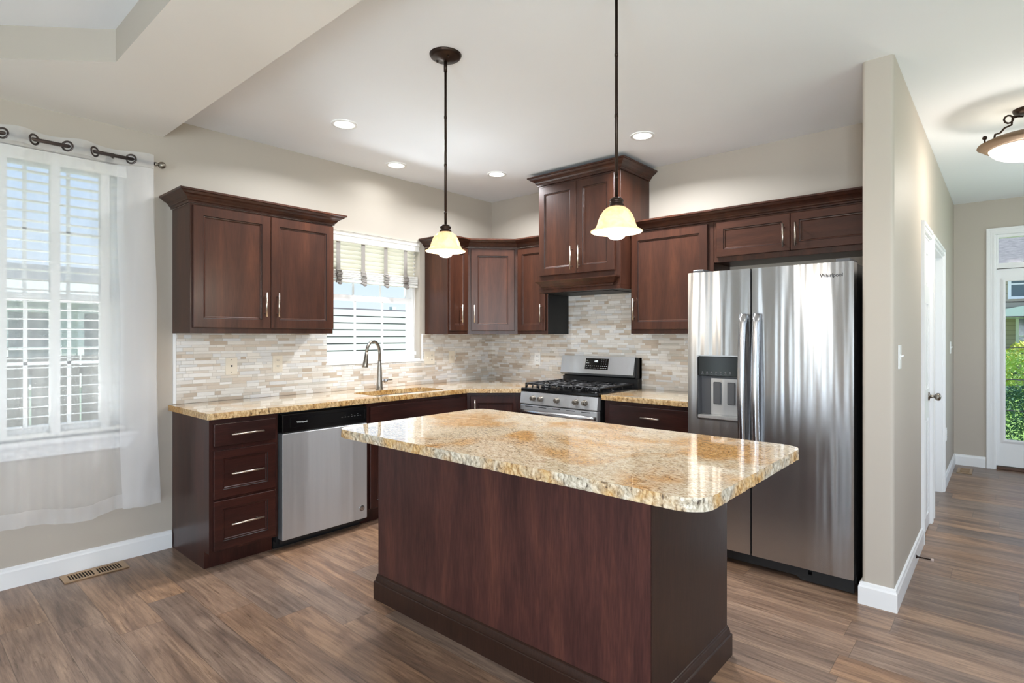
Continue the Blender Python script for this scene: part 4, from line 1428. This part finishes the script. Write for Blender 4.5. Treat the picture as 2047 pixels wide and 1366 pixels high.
m = MB(); m.box(D0 + .001, D1_ - .001, .0555, .0595, DZ0 + .001, 1.111); m.box(D0 + .001, D0 + .003, .004, .0555, DZ0 + .001, 1.111); m.box(D1_ - .003, D1_ - .001, .004, .0555, DZ0 + .001, 1.111)
m.build('dispenser_recess', M['greyp'], ld)
m = MB(); m.box(D0 + .062, D1_ - .004, .048, .055, DZ0 + .02, 1.10, .003); bp = m.build('dispenser_back', M['steel'], ld)
for x in (D0 + .082, D0 + .168):
    m = MB(); m.box(x, x + .046, .036, .0475, .94, 1.075, .004); m.build('paddle', M['greyp'], bp)
m = MB(); m.box(D0 + .003, D1_ - .003, -.006, .054, DZ0 + .002, DZ0 + .022, .003); m.build('drip_tray', M['steel'], ld)
m = MB(); m.plate([rrect(SPX + .006, fw_, ZB, ZT, .006, 3)], 'y', .0, .088)
rd = m.build('door', M['steel_f'], c)
rd['label'] = 'wide right refrigerator door'
def fhandle(parent, xc):
    m = MB()
    n = 18
    vs = []; fs = []
    for i in range(n + 1):
        u = i / n
        z = .62 + (1.482 - .62) * u
        y = -.028 - .034 * sin(pi * u) ** .8
        w_ = .0225
        for (dx, dy) in ((-w_, .008), (-w_ * .8, -.006), (0, -.011), (w_ * .8, -.006), (w_, .008), (w_ * .6, .013), (-w_ * .6, .013)):
            vs.append((xc + dx, y + dy, z))
    for i in range(n):
        for k in range(7):
            fs.append((i * 7 + k, i * 7 + (k + 1) % 7, (i + 1) * 7 + (k + 1) % 7, (i + 1) * 7 + k))
    fs += [tuple(range(7)), tuple(range(n * 7, n * 7 + 7))[::-1]]
    m.add(vs, fs, 0, True)
    for z in (.635, 1.467): m.box(xc - .016, xc + .016, -.03, .0, z - .013, z + .013, .003)
    m.build('handle', M['steel_d'], parent)
fhandle(ld, SPX - .035); fhandle(rd, SPX + .04)
text_mesh('lettering', 'Whirlpool', .026, M['inkd'], rd, Matrix.Translation((.800, -.0004, 1.676)) @ Matrix.Rotation(pi / 2, 4, 'X'), .001, 'CENTER', .0006)
m = MB()
m.plate([[(.002, .03), (.62, .03), (.645, .012), (fw_ - .004, .012), (fw_ - .004, .08), (.70, .08), (.70, .05), (.68, .05), (.68, .08), (.002, .08)]], 'y', .03, .05)
m.box(fw_ - .2, fw_ - .03, .05, .058, .03, .08)
m.build('grille', M['blackm'], c)

# ================================================================== lights
def can_light(x, y, label):
    r = thing('recessed_light', label, 'ceiling light', (x, y, CEIL), 0, 'recessed ceiling lights')
    m = MB(); m.lathe([(.082, -.001), (.081, -.006), (.064, -.007), (.062, -.003)], (0, 0, 0), 36); m.build('trim_ring', M['whitep'], r)
    m = MB(); m.lathe([(0, -.0035), (.0625, -.0035)], (0, 0, 0), 30); m.build('lens', M['can'], r)
    light('recessed_light_beam', 'AREA', (x, y, CEIL - .012), 18 if x > 2 else 13 if x > .5 else 1.6, (.93, .96, 1), shape='DISK', size=.12, spread=radians(155))
    return r
for (x, y, lb) in ((.777, -2.19, 'lit round recessed ceiling light nearest the dining soffit'),
                   (.31, -1.433, 'lit round recessed ceiling light above the kitchen window wall'),
                   (.754, -.717, 'lit round recessed ceiling light nearest the corner of the kitchen'),
                   (2.151, -.728, 'lit round recessed ceiling light right of the hood cabinet crown')):
    can_light(x, y, lb)
# unseen spots added over the living side for brightness, without fixtures
for (x, y) in ((4.6, -1.6), (4.4, -4.6)):
    can_light(x, y, 'added unseen recessed ceiling light over the living side') if False else light('living_fill_spot', 'SPOT', (x, y, 2.6), 26, (.93, .96, 1), spot_size=radians(150), spot_blend=.9, shadow_soft_size=.08)

def pendant(x, y, zr, label):
    r = thing('pendant_light', label, 'pendant light', (x, y, CEIL), 0, 'pendant lights over the island')
    m = MB(); m.lathe([(0, -.034), (.012, -.034), (.02, -.03), (.045, -.026), (.05, -.022), (.066, -.018), (.074, -.012), (.079, -.002), (.079, 0)], (0, 0, 0), 36)
    cn = m.build('canopy', M['bronze'], r)
    for s in (-1, 1):
        m = MB(); m.uv_sphere((.04 * s, -.018, -.027), .006, 10, 6); m.build('screw', M['bronze'], cn)
    top = zr + .118 - CEIL
    m = MB(); m.tube([(0, 0, -.034), (0, 0, -.085)], .0085, 12)
    zz = -.075
    m.tube([(0, 0, zz), (0, 0, top)], .0062, 12)
    k = 0
    while zz > top + .1:
        zz -= .235; m.tube([(0, 0, zz + .006), (0, 0, zz - .006)], .0074, 12)
    m.build('stem', M['bronze'], r)
    t0 = zr - CEIL
    m = MB(); m.lathe([(0, t0 + .131), (.010, t0 + .130), (.022, t0 + .125), (.027, t0 + .118), (.027, t0 + .112), (.0245, t0 + .110), (.0245, t0 + .104), (.029, t0 + .101), (.029, t0 + .092), (0, t0 + .091)], (0, 0, 0), 24)
    m.build('socket_cap', M['bronze'], r)
    prof = [(.026, .093), (.036, .089), (.050, .078), (.061, .061), (.069, .041), (.074, .024), (.079, .013), (.088, .005), (.098, .0), (.0995, -.0015)]
    inner = [(p[0] - .003, p[1] - .003) for p in prof[::-1]]
    m = MB(); m.lathe([(a, b + t0) for a, b in prof + inner], (0, 0, 0), 48)
    m.build('lamp_shade', M['shade'], r)
    m = MB(); m.lathe([(.013, t0 + .085), (.014, t0 + .06), (.024, t0 + .042), (.036, t0 + .02), (.040, t0 + .002), (.037, t0 - .014), (.026, t0 - .027), (.012, t0 - .032), (0, t0 - .033)], (0, 0, 0), 28)
    m.build('bulb', M['bulb'], r)
    light('pendant_glow', 'POINT', (x, y, zr - .06), 5, (1, .88, .74), shadow_soft_size=.03)
    return r
pendant(1.962, -2.358, 1.775, 'bronze pendant light with alabaster bell shade, the farther one nearer the window')
pendant(2.925, -2.341, 1.757, 'bronze pendant light with alabaster bell shade in front of the hood cabinet')

# hallway semi-flush fixture
HXc, HYc = 4.155, .40
r = thing('ceiling_fixture', 'bronze scroll-arm bowl light on the hallway ceiling', 'ceiling light', (HXc, HYc, CEIL))
m = MB(); m.lathe([(0, -.03), (.05, -.028), (.066, -.018), (.07, -.006), (.07, 0)], (0, 0, 0), 30); m.lathe([(.0, -.03), (.012, -.032), (.012, -.17), (0, -.172)], (0, 0, 0), 14); m.build('canopy', M['bronze'], r)
for k in range(3):
    a0 = radians(205 + 120 * k)
    ux, uy = cos(a0), sin(a0)
    pts = []
    for q in range(15):      # scroll
        t = q / 14
        an = radians(-60 + 400 * t); rr_ = .008 + .016 * t
        pts.append((.095 + rr_ * cos(an), -.055 + rr_ * sin(an)))
    pts = pts[::1]
    arm = [(.02, -.045)] + [(.095 + .024 * cos(radians(an)), -.055 + .024 * sin(radians(an))) for an in (140, 110, 80, 40, 0, -40, -80, -120, -170, -220)] 
    m = MB(); m.tube([(ux * q[0], uy * q[0], q[1]) for q in arm], .0055, 8)
    lowr = [(.04, -.04), (.075, -.05), (.08, -.09), (.115, -.105), (.14, -.135), (.165, -.14), (.175, -.20)]
    m.tube([(ux * q[0], uy * q[0], q[1]) for q in lowr], .0058, 8)
    m.build('scroll_arm', M['bronze'], r)
rz = 2.545 - CEIL
m = MB(); m.lathe([(.186, rz + .028), (.205, rz + .018), (.238, rz + .004), (.242, rz - .004), (.225, rz - .014), (.205, rz - .03), (.186, rz - .035), (.186, rz + .028)], (0, 0, 0), 44); m.build('rim', M['bronze_lt'], r)
for k in range(3):
    a0 = radians(213 + 120 * k)
    m = MB(); m.uv_sphere((.236 * cos(a0), .236 * sin(a0), rz + .03), .013, 10, 7); m.tube([(.236 * cos(a0), .236 * sin(a0), rz), (.236 * cos(a0), .236 * sin(a0), rz + .025)], .005, 8); m.build('rim_knob', M['bronze'], r)
m = MB(); m.lathe([(.187, rz - .033), (.175, rz - .055), (.15, rz - .078), (.11, rz - .097), (.06, rz - .11), (0, rz - .114)], (0, 0, 0), 44); m.build('glass_bowl', emit('lit_alabaster_bowl', srgb(255, 240, 214), .95), r)
m = MB(); m.uv_sphere((0, 0, rz - .122), .011, 12, 8); m.build('finial', M['bronze'], r)
light('hall_glow', 'POINT', (HXc, HYc, 2.36), 12, (1, .92, .82), shadow_soft_size=.1)

# ================================================================== floor registers, door stop
def register(label, loc, rotz, L, Wd, n):
    r = thing('floor_register', label, 'floor vent', loc, rotz)
    m = MB()
    holes = []
    step = (L - .07) / n
    for k in range(n):
        x = -L / 2 + .035 + k * step + (.008 if k >= n / 2 else -.008)
        holes.append(rect(x + step * .18, x + step * .82, -Wd / 2 + .022, Wd / 2 - .022)[::-1])
    m.plate([rect(-L / 2, L / 2, -Wd / 2, Wd / 2)] + holes, 'z', .002, .006)
    m.build('grille', M['brass'], r)
    m = MB(); m.box(-L / 2 + .015, L / 2 - .015, -Wd / 2 + .012, Wd / 2 - .012, .0004, .0018); m.build('duct', M['void'], r)
    return r
register('tan metal floor register beside the baseboard under the curtain', (.105, -3.372, 0), R90, .30, .135, 18)
register('tan metal floor register at the hall end near the front door', (3.745, 2.94, 0), R90, .28, .12, 14)
r = thing('door_stop', 'bronze baseboard door stop with rubber tip on the partition wall', 'door stop', (XP1 + .015, -.19, .055))
m = MB(); m.lathe([(0, 0), (.011, 0), (.009, .006), (.004, .008), (.004, .07), (0, .07)], (0, 0, 0), 12, axis='x'); m.build('rod', M['bronze'], r)
m = MB(); m.lathe([(.004, .07), (.008, .071), (.008, .084), (0, .085)], (0, 0, 0), 12, axis='x'); m.build('rubber_tip', M['rubber'], r)

# ================================================================== outdoors
def grass():
    t = NT('lawn')
    c = t.coord()
    t.p(color=t.ramp(t.noise(c, 6, 5, .7), [(.3, srgb(96, 132, 60)), (.7, srgb(150, 186, 96))]), rough=.9)
    return t.mat
def siding(name, col, pitch):
    t = NT(name)
    c = t.coord(); sp = t.n('SeparateXYZ'); t.l(c, sp.inputs[0])
    f = t.math('FRACT', t.math('DIVIDE', t.math('ADD', sp.outputs[2], 10), pitch))
    t.p(color=t.mix(t.math('LESS_THAN', f, .1), col, tuple(x * .55 for x in col)), rough=.7)
    t.bump(f, .6, .01)
    return t.mat
def foliage(name, a, b):
    t = NT(name)
    t.p(color=t.ramp(t.noise(t.coord(), 9, 4, .7), [(.35, a), (.65, b)]), rough=.8)
    return t.mat
M['grass'] = grass()
# ground: lawn all round the house, in one sheet with the house footprint cut out
m = MB(); m.plate([rect(-40, 40, -40, 45), rect(-.15, XR + .12, YB - .12, YF + .15)[::-1]], 'z', -.6, -.35)
g = m.build('lawn', M['grass']); tag(g, 'green lawn around the house seen through the front door glass', 'lawn', kind='stuff')
m = MB(); m.box(3.6, 5.3, YF + .151, YF + 1.6, -.345, -.03); m.box(4.95, 5.9, YF + 1.61, YF + 12.0, -.345, -.28)
tag(m.build('front_path', simple('concrete', srgb(190, 186, 178), .9)), 'pale concrete stoop and path outside the front door', 'path')

def house(name, label, loc, rotz, w, d, hgt, wallm, roofm, wins, porch=False, rise=2.2, eave_split=True):
    r = thing(name, label, 'house', loc, rotz)
    m = MB(); m.box(0, w, 0, d, 0, hgt)
    m.plate([[(0, hgt), (d, hgt), (d / 2, hgt + rise - .05)]], 'x', 0, w)
    m.build('wall', wallm, r)
    m = MB(); t_ = .14
    m.plate([[(-.4, hgt - .12), (-.4, hgt - .12 + t_), (d / 2, hgt + rise + t_), (d + .4, hgt - .12 + t_), (d + .4, hgt - .12), (d / 2, hgt + rise)]], 'x', -.4, w + .4)
    m.build('roof', roofm, r)
    m = MB(); m.box(-.4, w + .4, -.44, -.40, hgt - .16, hgt + .05); m.build('gutter', M['vinyl'], r)
    for (x, z, a, b) in wins:
        m = MB(); m.plate([rect(x - .09, x + a + .09, z - .09, z + b + .09), rect(x, x + a, z, z + b)], 'y', -.05, -.001); m.box(x + a / 2 - .02, x + a / 2 + .02, -.045, -.002, z, z + b); m.box(x, x + a, -.045, -.002, z + b / 2 - .025, z + b / 2 + .025)
        wf = m.build('window_frame', M['vinyl'], r)
        m = MB(); m.box(x, x + a, -.02, -.0015, z, z + b); m.build('pane', simple('far_window_pane', srgb(96, 112, 118), .1), wf)
    if porch:
        m = MB(); m.plate([[(.3, 2.4), (w * .62, 2.4), (w * .31 + .15, 2.95)]], 'y', -2.2, -.05); m.box(.3, w * .62, -2.2, -.05, 2.25, 2.4); m.build('porch_roof', M['vinyl'], r)
        for x in (.5, 2.1, 3.6):
            m = MB(); m.box(x, x + .2, -2.1, -1.9, .3, 2.25); m.build('porch_post', M['vinyl'], r)
        m = MB(); m.box(.3, w * .62, -2.2, -.05, 0, .3); m.build('porch_floor', simple('porch_concrete', srgb(186, 180, 170), .9), r)
        m = MB(); m.box(2.6, 3.5, -.05, -.001, .3, 2.2); m.build('door', simple('house_door', srgb(120, 70, 56), .5), r)
    return r
shing = NT('roof_shingle'); shing.p(color=shing.ramp(shing.noise(shing.mapping(shing.coord(), (1, 4, 4)), 6, 5, .7), [(.3, srgb(128, 124, 126)), (.7, srgb(168, 162, 162))]), rough=.9)
# across the street
house('neighbour_house', 'tan sided house with white porch seen through the front door glass', (3.2, 21.5, -.3), 0, 9, 7, 4.1,
      siding('tan_siding', srgb(186, 172, 152), .16), shing.mat, [(1.0, 3.02, .8, .85), (3.4, 3.02, .8, .85), (6.4, 3.0, 1.0, .85), (1.2, .9, .8, 1.5), (6.4, .9, 1.4, 1.5)], True, 4.5)
# next door, beyond the big left window
house('neighbour_house', 'pale green neighbour house with grey roof seen through the left window blind', (-8.2, -9.0, -.35), radians(90), 8.6, 7, 2.55,
      siding('pale_green_siding', srgb(196, 208, 204), .14), simple('grey_roof', srgb(120, 122, 118), .9), [(5.6, .9, 1.2, 1.2), (7.2, .9, .9, 1.2), (1.5, .9, 1.0, 1.2)], False, .55)
m = MB()
for k in range(16): m.box(-4.42, -4.36, -9.0 + k * .46, -9.0 + k * .46 + .43, -.35, 1.12)
m.box(-4.46, -4.42, -9.0, -1.7, .9, 1.0); m.box(-4.46, -4.42, -9.0, -1.7, .0, .1)
tag(m.build('board_fence', simple('weathered_grey_boards', srgb(92, 88, 85), .85)), 'weathered grey board fence outside the big left window', 'fence')
# white horizontal board fence beyond the kitchen window
fe = thing('white_fence', 'white horizontal board fence outside the kitchen window', 'fence', (-6.0, 2.2, -.35))
m = MB(); z = -.33
while z < 1.9:
    m.box(-6.0, -5.96, -1.2, 7.0, z, z + .118); z += .14
rel(fe, m, 'boards', simple('white_fence_vinyl', srgb(232, 230, 234), .6))
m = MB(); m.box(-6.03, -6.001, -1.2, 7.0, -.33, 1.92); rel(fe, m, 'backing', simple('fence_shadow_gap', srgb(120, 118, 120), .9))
for y in (-1.2, 1.0, 3.2, 5.4, 7.0):
    m = MB(); m.box(-6.14, -6.031, y - .05, y + .05, -.35, 1.99); rel(fe, m, 'post', M['vinyl'])
# shrubs in front of the stoop
def leaf_ball(name, label, loc, rad, n, mat, sz, seed):
    rng = random.Random(seed)
    m = MB()
    for i in range(n):
        a = rng.uniform(0, 2 * pi); u = rng.uniform(-.4, 1); q = rng.uniform(.55, 1) ** .5
        s = math.sqrt(max(0, 1 - u * u))
        p = Vector((rad[0] * q * s * cos(a), rad[1] * q * s * sin(a), rad[2] * (q * u + .4)))
        d1 = Vector((rng.uniform(-1, 1), rng.uniform(-1, 1), rng.uniform(-.6, 1))).normalized()
        d2 = d1.orthogonal().normalized()
        d2 = d2 * cos(a) + d1.cross(d2) * sin(a)
        w_ = sz * rng.uniform(.6, 1.2)
        m.add([p - d1 * w_, p + d2 * w_ * .4, p + d1 * w_, p - d2 * w_ * .4], [(0, 1, 2, 3)])
    o = m.build(name, mat, loc=loc)
    tag(o, label, 'shrub')
    return o
dkg = foliage('dark_evergreen_leaves', srgb(52, 92, 70), srgb(92, 132, 98)); ltg = foliage('light_green_leaves', srgb(126, 164, 80), srgb(190, 214, 130)); ylg = foliage('yellow_green_leaves', srgb(176, 190, 80), srgb(224, 222, 130))
leaf_ball('evergreen_shrub', 'dark green shrub low outside the front door glass', (4.2, 6.1, -.1), (.62, .5, .55), 7000, dkg, .026, 1)
leaf_ball('leafy_shrub', 'light green leafy shrub behind the dark shrub outside the front door', (4.1, 7.6, -.05), (.8, .6, .85), 4500, ltg, .03, 2)
leaf_ball('yellow_shrub', 'yellow-green shrub near the porch of the house across the street', (4.9, 16.6, -.1), (1.2, .9, 1.0), 1800, ylg, .1, 3)
leaf_ball('round_shrub', 'mid green shrub in front of the porch across the street', (3.4, 17.9, -.1), (.9, .7, .7), 1400, dkg, .1, 4)
